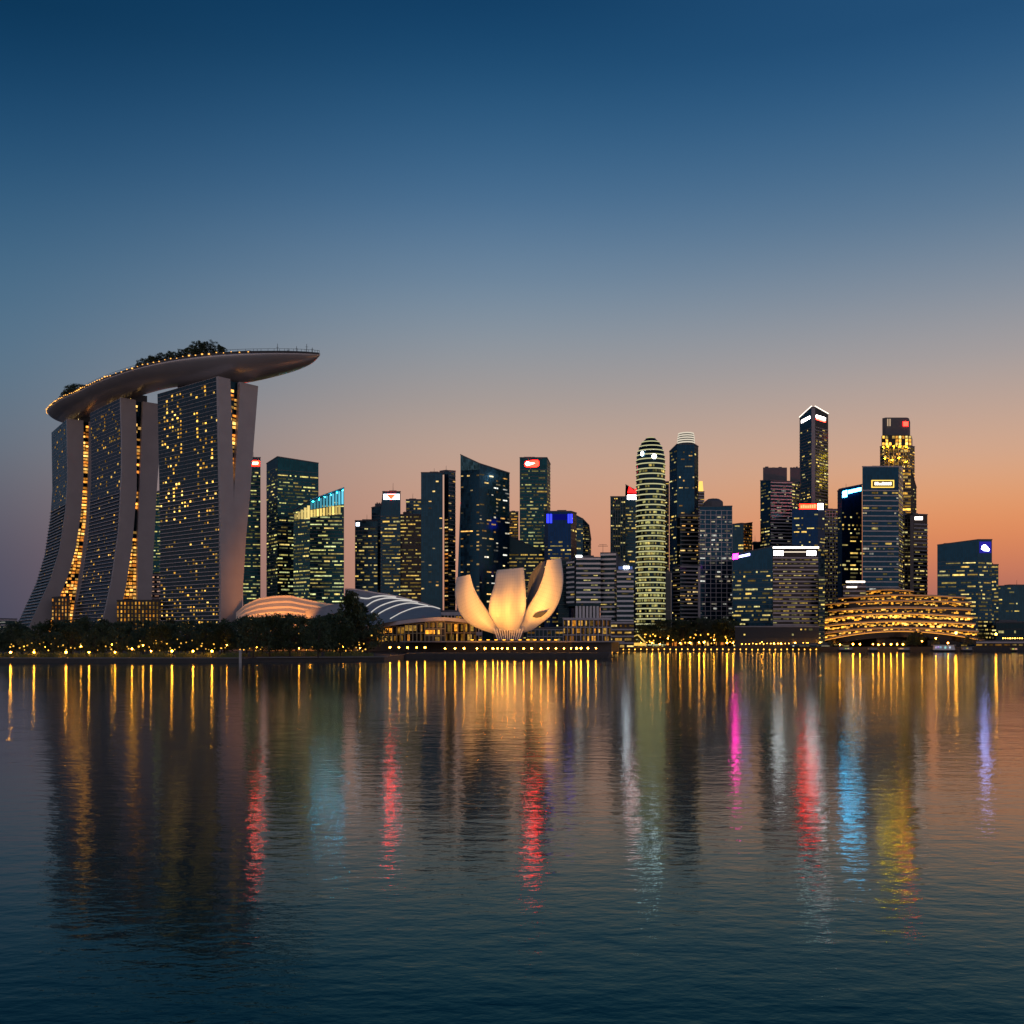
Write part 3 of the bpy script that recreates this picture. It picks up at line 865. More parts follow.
for k in range(nfl):
    for q in range(26):
        if random.random() < (.5 if k < 26 else .18):
            a = R(200 + 140 * q / 26 + random.uniform(-2, 2))
            n = Vector((math.cos(a), math.sin(a), 0)); tn = Vector((-n.y, n.x, 0))
            w = random.uniform(1.2, 2.8)
            rects.append((Vector((cx, D + rad, GZ + k * fh + fh * .08)) + n * (rad + .05) - tn * w / 2, tn * w, Vector((0, 0, fh * .45)), n * .1, bright([(.95, .85, .25), (.8, .75, .25), (1, .75, .2)], .1, .8)))
put_windows(root, rects, 100)
for a0, y0_, s in ((-.72, 453, 2.4), (.1, 456.5, 3.6)):
    a = R(270) + a0
    n = Vector((math.cos(a), math.sin(a), 0)); tn = Vector((-n.y, n.x, 0)); z = zat(y0_, D)
    mb = MB(); o = Vector((cx, D + rad, z)) + n * (rad + .4)
    pts = [o + tn * (math.cos(6.283 * i / 10) * s * .6) + Vector((0, 0, math.sin(6.283 * i / 10) * 2.1)) for i in range(10)]
    mb.prism(pts, [q + n * .6 for q in pts]); mb.build('sign', emit('dome_sign', (.85, .95, 1), 24), root)
# stone side shaft
r, f = T('narrow dark service slab between the domed tower and the crowned tower', [(663.5, 573, 945), (671.5, 572, 945)], g(glass='darkstone', band='mauve', bt=.2, fh=30, p=0, fins=(1, 1.4, .6)))
r, f = T('thin lit slab glimpsed right of the domed tower', [(662, 482, 1150), (669, 482, 1150)], g(glass='dark', band='floorline', p=.35, pal=YEL))

r, f = T('tall navy tower with chamfered shoulders and ringed white crown', [(669.5, 452, 1030), (677, 444.5, 1015), (694.5, 444.5, 1015), (698.3, 447, 1025)],
         [g(glass='navy', band='navy', bt=.3, p=.05, pal=YEL, rows=[(526, 530, .7), (556, 560, .8)]), g(glass='navy', band='navy', bt=.3, p=.05, pal=WARM, run=2, rows=[(466, 470, .3), (526, 530, .95)], crown=6), g(glass='navy', band='navy', bt=.3, p=.04)])
cxx = (686 - 512) / F * 1030
prof, mats = [(8.6, zat(446, 1030))], []
for k in range(5):
    z0_, z1_ = zat(445 - k * 2.3, 1030), zat(445 - (k + 1) * 2.3, 1030)
    w = 8.8 - .12 * k * k * .5
    prof += [(w, z0_ + (z1_ - z0_) * .45), (w + .4, z0_ + (z1_ - z0_) * .45), (w + .4, z1_), (w, z1_)]; mats += [0, 1, 1, 1]
prof += [(.2, zat(432.6, 1030))]; mats += [0]
mb = MB(); mb.lathe(cxx, 1030, prof, 12, mats)
M['crownlight'] = emit('crown_light', (1, .88, .7), .75, False)
mb.build('crown', [M['dark'], M['crownlight']], r)
r, f = T('striped mauve slab standing in front of the crowned navy tower', [(673, 568, 960), (680, 566, 950), (698, 566, 955), (700.4, 566, 955)], [g(glass='dark', band='stone', bt=1.3, fh=3.6, p=.05), g(glass='dark', band='stone', bt=1.3, bo=.5, fh=3.6, p=.07, pal=WARM), g(glass='mauve', band='mauve', p=0)])
r, f = T('upper striped slab set against the shaft of the crowned navy tower', [(680, 515, 990), (698.2, 515, 992)], g(glass='dark', band='stone', bt=1.1, bo=.5, fh=4, p=.08, pal=WARM))
r, f = T('far pale tower with gold lit top right of the crowned navy tower', [(697, 492, 1300), (704.3, 492, 1300)], g(glass='brown', band='mauve', bt=1.5, p=.1, pal=GLD), roofbox=[])
bx = MB(); a, b = P(699, 481, 1305), P(703.5, 481, 1305); bx.prism([(a.x, 1305, zat(492, 1300)), (b.x, 1305, zat(492, 1300)), (b.x, 1313, zat(492, 1300)), (a.x, 1313, zat(492, 1300))], [(a.x + 1, 1306, a.z), (b.x - 1, 1306, a.z), (b.x - 1, 1312, a.z), (a.x + 1, 1312, a.z)])
bx.build('lit_top', emit('gold_top', (1, .6, .14), 1.4, False), r)
r, f = T('grid-fronted tower with low octagonal roof cap', [(699.8, 507, 960), (732.2, 506.5, 962)], g(glass='navy', band='mauve', bt=.55, fh=4.3, bo=.4, p=.10, pal=WHT, lo=.08, hi=.7, rows=[(536, 539, .8), (583, 586, .3)], fins=(6, .5, .45), crown=3))
mb = MB(); mb.lathe((713.5 - 512) / F * 975, 976, [(9.5, zat(508, 975)), (9.5, zat(503, 975)), (9.0, zat(501.5, 975)), (5.5, zat(499, 975)), (.2, zat(499, 975))], 8, [0, 0, 0, 0], R(22.5)); mb.build('roof_cap', M['darkstone'], r)
r, f = T('low stepped tower with orange lit right bay beside the grid-fronted tower', [(731, 524.5, 1150), (743.5, 524, 1150), (752.3, 522.8, 1160)], [g(glass='slate', band='slate', bt=.3, p=.03), g(glass='brown', band='gold', bt=.8, p=.55, pal=ORG, hi=1.0, run=2)])
r, f = T('small dark stub tower against the orange sky left of the plain striped tower', [(753, 543, 1250), (762, 542, 1250)], g(glass='slate', band='slate', p=0))
r, f = T('plain mauve striped tower with dark cap left of the tallest tower', [(760.3, 481, 1130), (770.5, 480.5, 1110), (792, 482.5, 1115), (800, 481, 1125)],
         [g(glass='navy', band='navy', bt=.3, p=.10, pal=YEL, rows=[(488, 498, .5), (528, 545, .4)]), g(glass='dark', band='mauve', bt=1.2, bo=.6, fh=3.7, p=.05, pal=WHT, hi=.5), g(glass='slate', band='floorline', p=.25, pal=YEL)], roofbox=[(763, 787, 467.5, 5), (790, 800.5, 467.5, 6)])
r, f = T('tallest slim tower edged with white light along its peaked roof', [(799.6, 418.5, 1195), (811.5, 407.5, 1170), (815.2, 407.5, 1170), (828.2, 415, 1190)],
         [g(glass='slate', band='darkstone', bt=.9, p=.03, pal=YEL, crown=16, rows=[(490, 508, .4)]), g(glass='stone', band='stone', bt=.2, fh=20, p=0), g(glass='brown', band='stone', bt=.8, p=.10, pal=YEL, cols=1, rows=[(462, 470, .4), (472, 490, .4)], crown=18)])
for fc in (f[0], f[2]):
    mb = MB(); mb.prism([fc.pt(-.2, fc.zA + .9, -.6), fc.pt(fc.L + .2, fc.zB + .9, -.6), fc.pt(fc.L + .2, fc.zB + .9, .5), fc.pt(-.2, fc.zA + .9, .5)], [fc.pt(-.2, fc.zA + 2, -.6), fc.pt(fc.L + .2, fc.zB + 2, -.6), fc.pt(fc.L + .2, fc.zB + 2, .5), fc.pt(-.2, fc.zA + 2, .5)])
    mb.build('roof_light', emit('roof_edge_light', (1, .88, .72), 2.2, False), r)
blob_sign(r, f[0], [(801.3, 423), (809.6, 418.4), (809.6, 416), (801.3, 420.4)], (1, .9, .82), 15)
blob_sign(r, f[2], [(816.6, 417.6), (825.6, 420.4), (825.6, 417.6), (816.6, 414.9)], (1, .9, .84), 15)
blob_sign(r, f[2], [(816.6, 419.4), (825.6, 422.2), (825.6, 421), (816.6, 418.2)], (1, .05, .03), 14)
r, f = T('dark blue tower topped by slanted red lit sign in front of the tallest tower', [(792, 509.5, 1065), (818, 509, 1060), (825, 510, 1070)], g(glass='blue', band='navy', bt=.3, p=.05, pal=YEL, run=3, rows=[(526, 529, .3), (540, 546, .25)], crown=4))
sign(r, f[0], 799.5, 504, 816.8, 509, (1, .007, .002), 34, letters=((1, .10, .04), 7, 7))
sign(r, f[1], 818.3, 503.5, 823.2, 509.5, (.9, .95, 1), 12)
r, f = T('grid-lit yellow slab between the red-sign tower and the blue-sign tower', [(824, 509.8, 1120), (838, 509.5, 1122)], g(glass='brown', band='mauve', bt=.7, fh=3.6, p=.5, pal=YEL, hi=.8, ww=2.2, run=2, fins=(5, .5, .4)))
r, f = T('dark blue tower with slanted blue-white lit lettering at its top', [(837.5, 491.5, 1010), (842, 489, 1000), (862, 484.8, 1005)], [g(glass='navy', band='navy', bt=.3, p=.02), g(glass='blue', band='navy', bt=.3, fh=3.9, p=.30, pal=YEL, run=1, cols=1, hi=1.2, ww=2.2, crown=22, rows=[(503, 512, .3), (530, 600, .35)])])
blob_sign(r, f[1], [(842.8, 497.5), (847.2, 496.6), (847.2, 490), (842.8, 491.4)], (.05, .50, .85), 34)
blob_sign(r, f[1], [(848.4, 493.6), (861.2, 490.6), (861.2, 487.4), (848.4, 490.4)], (.05, .50, .85), 34)
r, f = T('broad striped tower with framed gold lit sign above pale floor bands', [(862.4, 467, 960), (898.6, 467, 962), (903, 467.5, 990)], [g(glass='navy', band='mauve', bt=1.05, bo=.7, fh=4.75, p=.07, pal=WHT + YEL, hi=.7, run=3, ww=2.2, crown=22), g(glass='navy', band='mauve', bt=1, fh=4.75, p=.2, pal=YEL)], par='stone') if False else T('broad striped tower with framed gold lit sign above pale floor bands', [(862.4, 467, 960), (898.6, 467, 962), (903, 467.5, 990)], [g(glass='navy', band='mauve', bt=1.05, bo=.7, fh=4.75, p=.07, pal=WHT + YEL, hi=.7, run=3, ww=2.2, crown=22, par='mauve'), g(glass='navy', band='mauve', bt=1, fh=4.75, p=.2, pal=YEL)])
fr_ = []
for (x0, y0_, x1, y1_) in ((871.6, 480, 894.2, 480.9), (871.6, 486.7, 894.2, 487.6), (871.6, 480.9, 872.5, 486.7), (893.3, 480.9, 894.2, 486.7)):
    a, b, c, d = (f[0].hit(x, y, .6) for x, y in ((x0, y1_), (x1, y1_), (x1, y0_), (x0, y0_)))
    fr_.append((a, b, c, d))
mb = MB(); nn = Vector((f[0].n.x, f[0].n.y, 0)) * .6
for a, b, c, d in fr_: mb.prism([a, b, b - nn, a - nn], [d, c, c - nn, d - nn])
mb.build('sign_frame', emit('gold_frame', (1, .62, .1), 1.6), r)
sign(r, f[0], 873.6, 482, 892.2, 485.8, (.30, .18, .05), .5, letters=((1, .88, .6), 5, 9))

# stepped gold tower
root_g, f = T('stepped gold floodlit tower with small red sign, behind the framed-sign tower', [(880, 447, 1215), (884, 446, 1205), (908, 446, 1205), (914.6, 447, 1220)],
              [g(glass='brown', band='gold', bt=.5, p=.2, pal=GLD), g(glass='brown', band='gold', bt=.5, fh=3.8, p=.45, pal=GLD, hi=2.2, fins=(5, 1.2, .7), rows=[(446, 452, .4), (458, 472, .8)], wh=(.5, .8)), g(glass='brown', band='gold', bt=.5, p=.6, pal=GLD, hi=1.4)], 40)
for k, (x0, x1, yt, yb, col, pr) in enumerate(((881.5, 912.8, 435.2, 446, 'gold', .85), (882.3, 910.2, 417.5, 435.4, 'black', 0))):
    D_ = 1212 + 4 * k
    fc = Face((x0, yt, D_), (x1, yt, D_))
    mb = MB(); q0, q1 = fc.A, fc.B; zb, zt2 = zat(yb, D_) - 1, zat(yt, D_)
    ch = 4
    k_ = 1 + 26 / D_; kc = 1 + ch / D_; pl = [(q0.x * kc, q0.y + ch), (q0.x + ch, q0.y), (q1.x - ch, q1.y), (q1.x, q1.y + ch), (q1.x * k_, q1.y + 26), (q0.x * k_, q0.y + 26)]
    mb.prism([(x, y, zb) for x, y in pl], [(x, y, zt2) for x, y in pl])
    st_ = mb.build('setback', M['brown'] if k == 0 else M['darkstone'], root_g)
    rects = []
    for q in range(9 if pr else 0):
        for h in range(3):
            if random.random() < pr:
                u = 1 + q * (fc.L - 2) / 9
                rects.append((fc.pt(u, zb + 2 + h * 4, .1), Vector((2.8, 0, 0)), Vector((0, 0, 3.2)), Vector((0, -.2, 0)), bright(GLD, .5 + .4 * (2 - h), 3.6 - .8 * h)))
    put_windows(st_, rects)
    if k == 1:
        sb = MB(); a, b, c, d = (fc.hit(x, y, .5) for x, y in ((903.4, 426), (908.2, 426), (908.2, 421.6), (903.4, 421.6)))
        sb.prism([a, b, b + Vector((0, .5, 0)), a + Vector((0, .5, 0))], [d, c, c + Vector((0, .5, 0)), d + Vector((0, .5, 0))]); sb.build('sign', emit('red_sign', (1, .007, .004), 36), st_)
        for x in (887.3, 889.5):
            lb = MB(); a, d = fc.hit(x, 426, .4), fc.hit(x, 418.8, .4); lb.prism([a, a + Vector((1.4, 0, 0)), a + Vector((1.4, .4, 0)), a + Vector((0, .4, 0))], [d, d + Vector((1.4, 0, 0)), d + Vector((1.4, .4, 0)), d + Vector((0, .4, 0))]); lb.build('strip_and_glow', emit('strip', (1, .7, .45), .55, False), st_)
for x, y in ((883, 447), (888, 446.5), (894, 446.5), (900, 446.5), (906, 447), (885, 458), (892, 460), (899, 458), (906, 462), (911, 470), (884, 470), (908, 476)):
    fc = f[1]; q = fc.hit(x, y, 1.0); s_ = MB(); s_.lathe(q.x, q.y, [(.05, q.z - .6), (.5, q.z - .3), (.5, q.z + .3), (.05, q.z + .6)], 8, [0, 0, 0]); s_.build('added_streak_lamp', M.setdefault('goldstreak', emit('gold_streak_lamp', (1, .56, .0025), 280)), root_g)  # gold lamps added to feed the tower's long reflection in the bay
r, f = T('gold lit shaft stepping down right of the framed-sign tower', [(896, 467.5, 1130), (911, 469, 1130), (916.4, 488, 1135)], [g(glass='brown', band='gold', bt=.6, p=.35, pal=GLD, hi=2.4, ww=3, rows=[(494, 512, .85)], wh=(.5, .8)), g(glass='brown', band='brown', p=.05)])
r, f = T('lattice-fronted block with yellow rooms right of the framed-sign tower', [(898, 514, 1020), (911, 514, 1020)], g(glass='brown', band='stone', bt=.8, fh=4, p=.3, pal=YEL, ww=3, fins=(4, .6, .5)))
r, f = T('slim banded tower with white lit sign at the skyline edge of the orange sky', [(910, 515.5, 1005), (913.6, 514.5, 1000), (927.4, 515, 1005)], [g(glass='mauve', band='mauve', fh=30, bt=.3, p=0), g(glass='brown', band='stone', bt=1.2, bo=.5, fh=3.7, p=.12, pal=YEL, crown=9, rows=[(556, 560, .6), (572, 580, .4)])])
sign(r, f[1], 915.2, 516.6, 922.6, 519.8, (1, .85, .75), 6)
r, f = T('dark blue tower with lit blue-white emblem alone at the right', [(937.3, 545.4, 970), (978, 540, 955), (992, 540, 962)],
         [g(glass='navy', band='floorline', bt=.4, p=.10, pal=YEL, run=4, rows=[(560.5, 564, .25), (572, 576, .55), (582, 586, .3)], rowmix=(.3, .8, 1.6), crown=16), g(glass='navy', band='floorline', bt=.4, p=.2, pal=YEL, run=4, crown=20, rows=[(560.5, 564, .85), (580, 584, .6), (600, 612, .5)])])
blob_sign(r, f[1], [(981.5, 549), (982.5, 545.6), (985, 544.4), (987.5, 546.8), (989.6, 549.2), (989, 551), (984.5, 550.8)], (.35, .40, 1), 22)
blob_sign(r, f[1], [(979.6, 553), (991.2, 553), (991.2, 541.6), (979.6, 541.6)], (.03, .025, .4), .8, 'sign_panel', .3)
r, f = T('dark annex with lit floors stepping down right of the emblem tower', [(991.6, 565, 985), (998.4, 565, 985)], g(glass='navy', band='floorline', bt=.4, p=.3, pal=YEL, run=3, rows=[(595, 615, .5)]))
r, f = T('low dark block with one lit floor at the right end of the skyline', [(997, 586.5, 1010), (1040, 585, 1015)], g(glass='slate', band='slate', bt=.4, fh=3.6, p=.03, pal=YEL, rows=[(620, 624, .7)]))
r, f = T('black low block behind the round stage pavilion on the right', [(996, 622.5, 940), (1040, 622, 940)], g(glass='dark', band='black', p=.02, fh=5))

# front row
r, f = T('dark wedge office block with purple and white lit sign on sloping roof', [(733, 555, 905), (772.6, 546.8, 890)], g(glass='navy', band='floorline', bt=.4, fh=3.8, p=.12, pal=YEL, run=4, crown=14, rows=[(582, 584.5, .5), (588, 591, .6), (595, 598, .5), (620, 623, .6)]), 40)
blob_sign(r, f[0], [(732.9, 559.5), (737.8, 558.5), (737.8, 553.3), (732.9, 554.3)], (.9, .008, .36), 46)
blob_sign(r, f[0], [(738.8, 557.8), (749.8, 555.4), (749.8, 553.2), (738.8, 555.6)], (.5, .45, 1), 7)
r, f = T('striped office block with long white lit roof line and two white panels', [(772.8, 547, 888), (818, 547, 890), (825, 549, 900)],
         [g(glass='brown', band='mauve', bt=1.2, bo=.6, fh=3.5, p=.34, pal=YEL, lo=.1, hi=.6, run=4, crown=9, rows=[(596, 602, .6)]), g(glass='navy', band='navy', bt=.3, p=.06, pal=YEL)], 40)
sign(r, f[0], 773, 546.6, 819, 548.4, (1, .9, .75), 4, 'roof_light')
sign(r, f[0], 773.8, 550.8, 783.4, 555.4, (.9, .95, .95), 9)
sign(r, f[0], 807, 550.8, 816, 555.4, (.9, .95, .95), 9)
sign(r, f[0], 783.8, 551.5, 806.6, 552.4, (1, .85, .65), 1.2, 'strip_and_glow')
r, f = T('dark low annex with two lit yellow floors right of the striped office block', [(818.6, 577.5, 880), (824.8, 577.5, 880)], g(glass='dark', band='floorline', p=.2, pal=YEL, rows=[(578, 586, .9)]))
r, f = T('black waterfront hall under the striped office block', [(735, 627, 868), (819, 627, 868)], g(glass='black', band='black', bt=.4, fh=4, p=.02, par='stone'), 14, 'hall', 'waterfront_hall', 3.6)
r, f = T('small stepped block with two white lit roof signs left of the framed-sign tower', [(843, 586, 930), (866, 585, 930)], g(glass='brown', band='mauve', bt=1.3, fh=4, p=.2, pal=YEL, hi=.7))
sign(r, f[0], 846.2, 581, 865, 582.6, (1, .86, .7), 5)
sign(r, f[0], 846.8, 586.4, 857, 587.8, (1, .86, .7), 3)

r, f = T('plain dark block filling the gap right of the tallest lotus petal', [(558, 560, 830), (569, 560, 830)], g(glass='dark', band='floorline', bt=.3, p=0))
# white striped blocks
STR = g(glass='dark', band='white', bt=1.45, bo=1.6, fh=3.7, p=.05, pal=YEL, hi=.9, run=3)
r, f = T('white banded block left half with columned ground floors beside the lotus museum', [(568, 562, 800), (576, 557.5, 790), (600.5, 558, 790)], [g(**STR), g(**STR)], 40, z0=zat(606, 790))
r2 = r
mb = MB(); zz0, zz1 = 4, zat(606, 790)
for k in range(7):
    q = f[1].pt(f[1].L * (k + .2) / 7, 0, -.8); c_ = MB(); c_.tube((q.x, q.y, 3), (q.x, q.y, zz1), 1.0, 1.0, 8); c_.build('column', M['white'], r2)
mb.prism([f[1].pt(0, 3, -6), f[1].pt(f[1].L, 3, -6), f[1].pt(f[1].L, 3, -22), f[1].pt(0, 3, -22)], [f[1].pt(0, zz1, -6), f[1].pt(f[1].L, zz1, -6), f[1].pt(f[1].L, zz1, -22), f[1].pt(0, zz1, -22)]); mb.build('core_wall', M['black'], r2)
r, f = T('white banded block right half stepping forward beside the domed tower', [(600.5, 553.5, 796), (616.5, 553.5, 792), (616.6, 571, 786), (633.5, 571, 786)], [g(**STR), g(**STR), g(**STR)], 40)
sign(r, f[2], 618.5, 566.4, 632.5, 569.4, (.10, .16, .4), .8)
sign(r, f[2], 623.5, 566.3, 629, 568.6, (.85, .93, 1), 22, off=1.2)
mb = MB(); q = P(603.5, 543.5, 800)
mb.tube((q.x, 805, zat(554, 800)), (q.x, 805, q.z), .2, .1, 5); mb.tube((q.x - 4, 805, q.z - 1.6), (q.x + 4, 805, q.z - 1.6), .18, .18, 4); mb.tube((q.x - 3, 805, q.z - .4), (q.x + 3, 805, q.z - .4), .12, .12, 4); mb.build('antenna', M['black'], r)
sign(r2, Face((571, 557, 789), (600, 557, 789)), 576, 555.2, 582, 557.2, (.9, .95, 1), 6, 'roof_light')

# framed glass pavilion hall with lit inside
r, f = T('open steel-framed glass hall glowing orange right of the lotus museum', [(563, 619, 700), (611, 619, 705)], g(glass='brown', band='mauve', bt=.6, bo=.5, fh=5, p=.62, pal=AMB, lo=.12, hi=1.3, ww=1.5, run=2, wh=(.55, .85), fins=(11, .55, .7), rows=[(618, 623, .9)], par='mauve'), 30, 'hall', 'glass_hall', 3)
r, f = T('low pale terrace hall with lit counter left of the yellow tent', [(610, 622, 770), (634, 622, 770)], g(glass='brown', band='mauve', bt=1.2, bo=.6, fh=5, p=.4, pal=GLD, hi=1.2), 20, 'hall', 'terrace_hall', 3)
r, f = T('long low arcade with warm lit glass below the lotus museum at right', [(527, 629, 640), (563, 628, 645)], g(glass='dark', band='stone', bt=.7, fh=4.2, p=.15, pal=GLD, fins=(9, .4, .5), rows=[(635, 640, .9)]), 20, 'hall', 'glass_hall', 8)

# ------------------------------------------------------------------ curved theatre roofs
hall = empty('theatre_hall', (-62, 640, GZ), 'curved theatre with white lit roof ribs left of the lotus museum', 'theatre')
RIDGE = [(345, 588.6), (358, 590), (378, 593.5), (396, 596.4), (418, 602), (441, 609.2)]
LOWER = [(345, 628), (358, 627), (378, 624), (403, 620), (420, 618), (441, 616.5)]


def yx(path, x):
    for (x0, y0), (x1, y1) in zip(path[:-1], path[1:]):
        if x0 <= x <= x1: return y0 + (y1 - y0) * (x - x0) / (x1 - x0)
    return path[-1][1] if x > path[-1][0] else path[0][1]


mb = MB(); rows = []
for k in range(9):
    t = k / 8; row = []
    for i in range(25):
        x = 345 + 96 * i / 24
        y = yx(RIDGE, x) * (1 - t) + yx(LOWER, x) * t
        row.append(P(x, y, 690 - 75 * t ** 1.4))
    rows.append(row)
mb.grid(rows)
mb.grid([[v for v in rows[0]], [Vector((v.x, v.y + 30, GZ)) for v in rows[0]]])
mb.build('roof', M['stone'], hall, True)
M['riblight'] = emit('rib_light', (1, .95, .9), .62, False)
for rib in ([(350, 596), (366.6, 598.6), (374, 596.9), (383, 596), (396, 597.2)],
            [(366, 606.7), (371, 603), (377, 600.2), (388.6, 598), (403, 599.4), (412, 600.9)],
            [(371, 612.5), (377, 608), (384, 604.5), (396, 601), (407, 600.9), (418, 602.6)],
            [(374.7, 617), (381, 612.5), (388.6, 608.6), (400, 604.6), (412, 603.2), (428, 605.8)],
            [(390, 619), (396, 615.6), (402, 612.5), (415, 607.9), (429.6, 606.6), (440, 609)]):
    pts = catmull(rib, 5); s = MB(); rr2 = []
    for x, y in pts:
        a = yx(RIDGE, x); b = yx(LOWER, x); t = min(1, max(0, (y - a) / (b - a)))
        D_ = 690 - 75 * t ** 1.4 - 1.0
        p0, p1 = P(x, y - .75, D_), P(x, y + .75, D_)
        rr2.append([p0, p1, p1 + Vector((0, 1.2, 0)), p0 + Vector((0, 1.2, 0))])
    s.grid(rr2, close=True); s.build('roof_rib', M['riblight'], hall)
s = MB(); rr2 = []
for x, y in catmull(RIDGE, 4):
    p0, p1 = P(x, y - .9, 689.5), P(x, y + .4, 689.5)
    rr2.append([p0, p1, p1 + Vector((0, 2, 0)), p0 + Vector((0, 2, 0))])
s.grid(rr2, close=True); s.build('ridge_edge', M['mauve'], hall)
# fascia and glazed drum
mb = MB(); rr2 = []
for x, y, D_ in catmull([(368, 626.5, 640), (385, 623.2, 622), (405, 620, 612), (425, 618, 608), (445, 617.2, 610), (476, 620, 622)], 4):
    p0, p1 = P(x, y, D_), P(x, y + 3.6, D_)
    rr2.append([p0, p1, p1 + Vector((0, 14, 0)), p0 + Vector((0, 14, 0))])
mb.grid(rr2, close=True); mb.build('fascia', M['mauve'], hall)
gl = [(372, 628, 640), (385, 626.5, 628), (405, 623.5, 618), (425, 621.5, 614), (445, 621, 616), (476, 623, 628)]
rects = []
for a, b in zip(gl[:-1], gl[1:]):
    fc = Face(a, b)
    rects += facade(fc, g(glass='brown', band='gold', bt=.4, fh=4.2, p=.62, pal=AMB, lo=.12, hi=1.3, ww=1.5, run=2, wh=(.55, .85), fins=(5, .5, .5), rows=[(629, 634, .75)]), hall, 8.6)
put_windows(hall, rects, 100)
tower('pale tiered entrance hall between the theatre and the lotus museum', [(441, 611.5, 648), (462, 612, 646), (482, 622, 650)], g(glass='brown', band='mauve', bt=2.2, bo=.6, fh=4.6, p=.3, pal=GLD, hi=.9, rows=[(630, 636, .8)], fins=(6, .5, .5)), 24, 'hall', 'entrance_hall', 8.6)
mb = MB(); rows = []
shell = empty('exhibition_hall', (-140, 690, GZ), 'orange glowing shell-roofed hall between hotel and dark trees', 'hall')
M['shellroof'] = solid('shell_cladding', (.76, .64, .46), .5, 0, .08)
R1 = [(236, 612), (245, 604), (258, 598), (275, 595.2), (290, 594.8), (305, 598.5), (325, 602.5), (345, 604.5)]
L1 = [(236, 632), (290, 632), (345, 632)]
rows = []
for k in range(15):
    t = k / 14; row = []
    for i in range(25):
        x = 236 + 109 * i / 24
        y = yx(R1, x) * (1 - t) + yx(L1, x) * t
        row.append(P(x, y + (0 if k % 2 else .55), 704 - 34 * t + (1.2 if k % 2 else -.4)))
    rows.append(row)
mb.grid(rows); mb.grid([rows[0], [Vector((v.x, v.y + 30, GZ)) for v in rows[0]]])
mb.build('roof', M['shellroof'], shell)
shell2 = MB()
rr2 = []
for x, y in catmull([(305, 610), (320, 607.5), (335, 604), (348, 603)], 5):
    rr2.append([P(x, y, 648), P(x + 2, y + 9, 640), P(x + 2, y + 11, 652), P(x, y + 2, 660)])
shell2.grid(rr2, close=True)
shell2.build('side_roof', M['stone'], shell)

# ------------------------------------------------------------------ lotus museum
museum = empty('lotus_museum', (-3, 600, 9.5), 'white lotus-shaped museum of curved petals lit warm from below', 'museum')
MD = 590.0


def petal(left, right, depth, bulge, mat, name='petal'):
    """left and right edge as pixel paths from the foot up; depth(t) distance; a bulged shell with real thickness"""
    lp, rp = catmull(left, 4), catmull(right, 4)

    def resample(path, n):
        ln = [0]
        for a, b in zip(path[:-1], path[1:]): ln.append(ln[-1] + math.dist(a, b))
        out = []
        for k in range(n):
            s = ln[-1] * k / (n - 1); i = 0
            while i < len(ln) - 2 and ln[i + 1] < s: i += 1
            u = (s - ln[i]) / max(1e-9, ln[i + 1] - ln[i])
            out.append((path[i][0] + (path[i + 1][0] - path[i][0]) * u, path[i][1] + (path[i + 1][1] - path[i][1]) * u))
        return out
    n, m_ = 22, 13
    lp, rp = resample(lp, n), resample(rp, n)
    outer, inner = [], []
    for k in range(n):
        t = k / (n - 1); a, b = [], []
        for i in range(m_):
            u = i / (m_ - 1)
            D_ = depth(t, u) - bulge * math.sin(math.pi * u) * (.3 + .7 * math.sin(math.pi * min(1, t * .8 + .1)))
            x = lp[k][0] * (1 - u) + rp[k][0] * u; y = lp[k][1] * (1 - u) + rp[k][1] * u
            p_ = P(x, y, D_)
            a.append(p_)
            b.append(p_ + Vector((0, 2.6, 0)) + (Vector((0, 0, 0)) if 0 < i < m_ - 1 else Vector((0, 0, 0))))
        outer.append(a); inner.append(b)
    s = MB()
    ring = [oa + list(reversed(ib)) for oa, ib in zip(outer, inner)]
    s.grid(ring, close=True)
    s.poly(ring[0]); s.poly(list(reversed(ring[-1])))
    o = s.build(name, mat, museum)
    o.data.polygons.foreach_set('use_smooth', [len(p_.vertices) == 4 and (i % (2 * m_)) not in (m_ - 1, 2 * m_ - 1) for i, p_ in enumerate(o.data.polygons)])
    return o


M['petal'] = solid('petal_panels', (.72, .67, .58), .5, 0, .05, .15)
t_ = M['petal'].node_tree; b_ = t_.nodes['Principled BSDF']; src = b_.inputs['Base Color'].links[0].from_socket
uv_ = t_.nodes.new('ShaderNodeUVMap'); uv_.uv_map = 'UVMap'
fr_n = t_.nodes.new('ShaderNodeVectorMath'); fr_n.operation = 'FRACTION'; t_.links.new(uv_.outputs[0], fr_n.inputs[0])
sp_ = t_.nodes.new('ShaderNodeSeparateXYZ'); t_.links.new(fr_n.outputs[0], sp_.inputs[0])
l1 = t_.nodes.new('ShaderNodeMath'); l1.operation = 'LESS_THAN'; l1.inputs[1].default_value = .07; t_.links.new(sp_.outputs['Y'], l1.inputs[0])
l2 = t_.nodes.new('ShaderNodeMath'); l2.operation = 'LESS_THAN'; l2.inputs[1].default_value = .07; t_.links.new(sp_.outputs['X'], l2.inputs[0])
l3 = t_.nodes.new('ShaderNodeMath'); l3.operation = 'MAXIMUM'; t_.links.new(l1.outputs[0], l3.inputs[0]); t_.links.new(l2.outputs[0], l3.inputs[1])
seam = t_.nodes.new('ShaderNodeMix'); seam.data_type = 'RGBA'; seam.inputs['B'].default_value = (.58, .54, .46, 1)
t_.links.new(l3.outputs[0], seam.inputs['Factor']); t_.links.new(src, seam.inputs['A']); t_.links.new(seam.outputs['Result'], b_.inputs['Base Color'])
M['petalback'] = solid('petal_inside', (.13, .13, .14), .55, 0, .06)
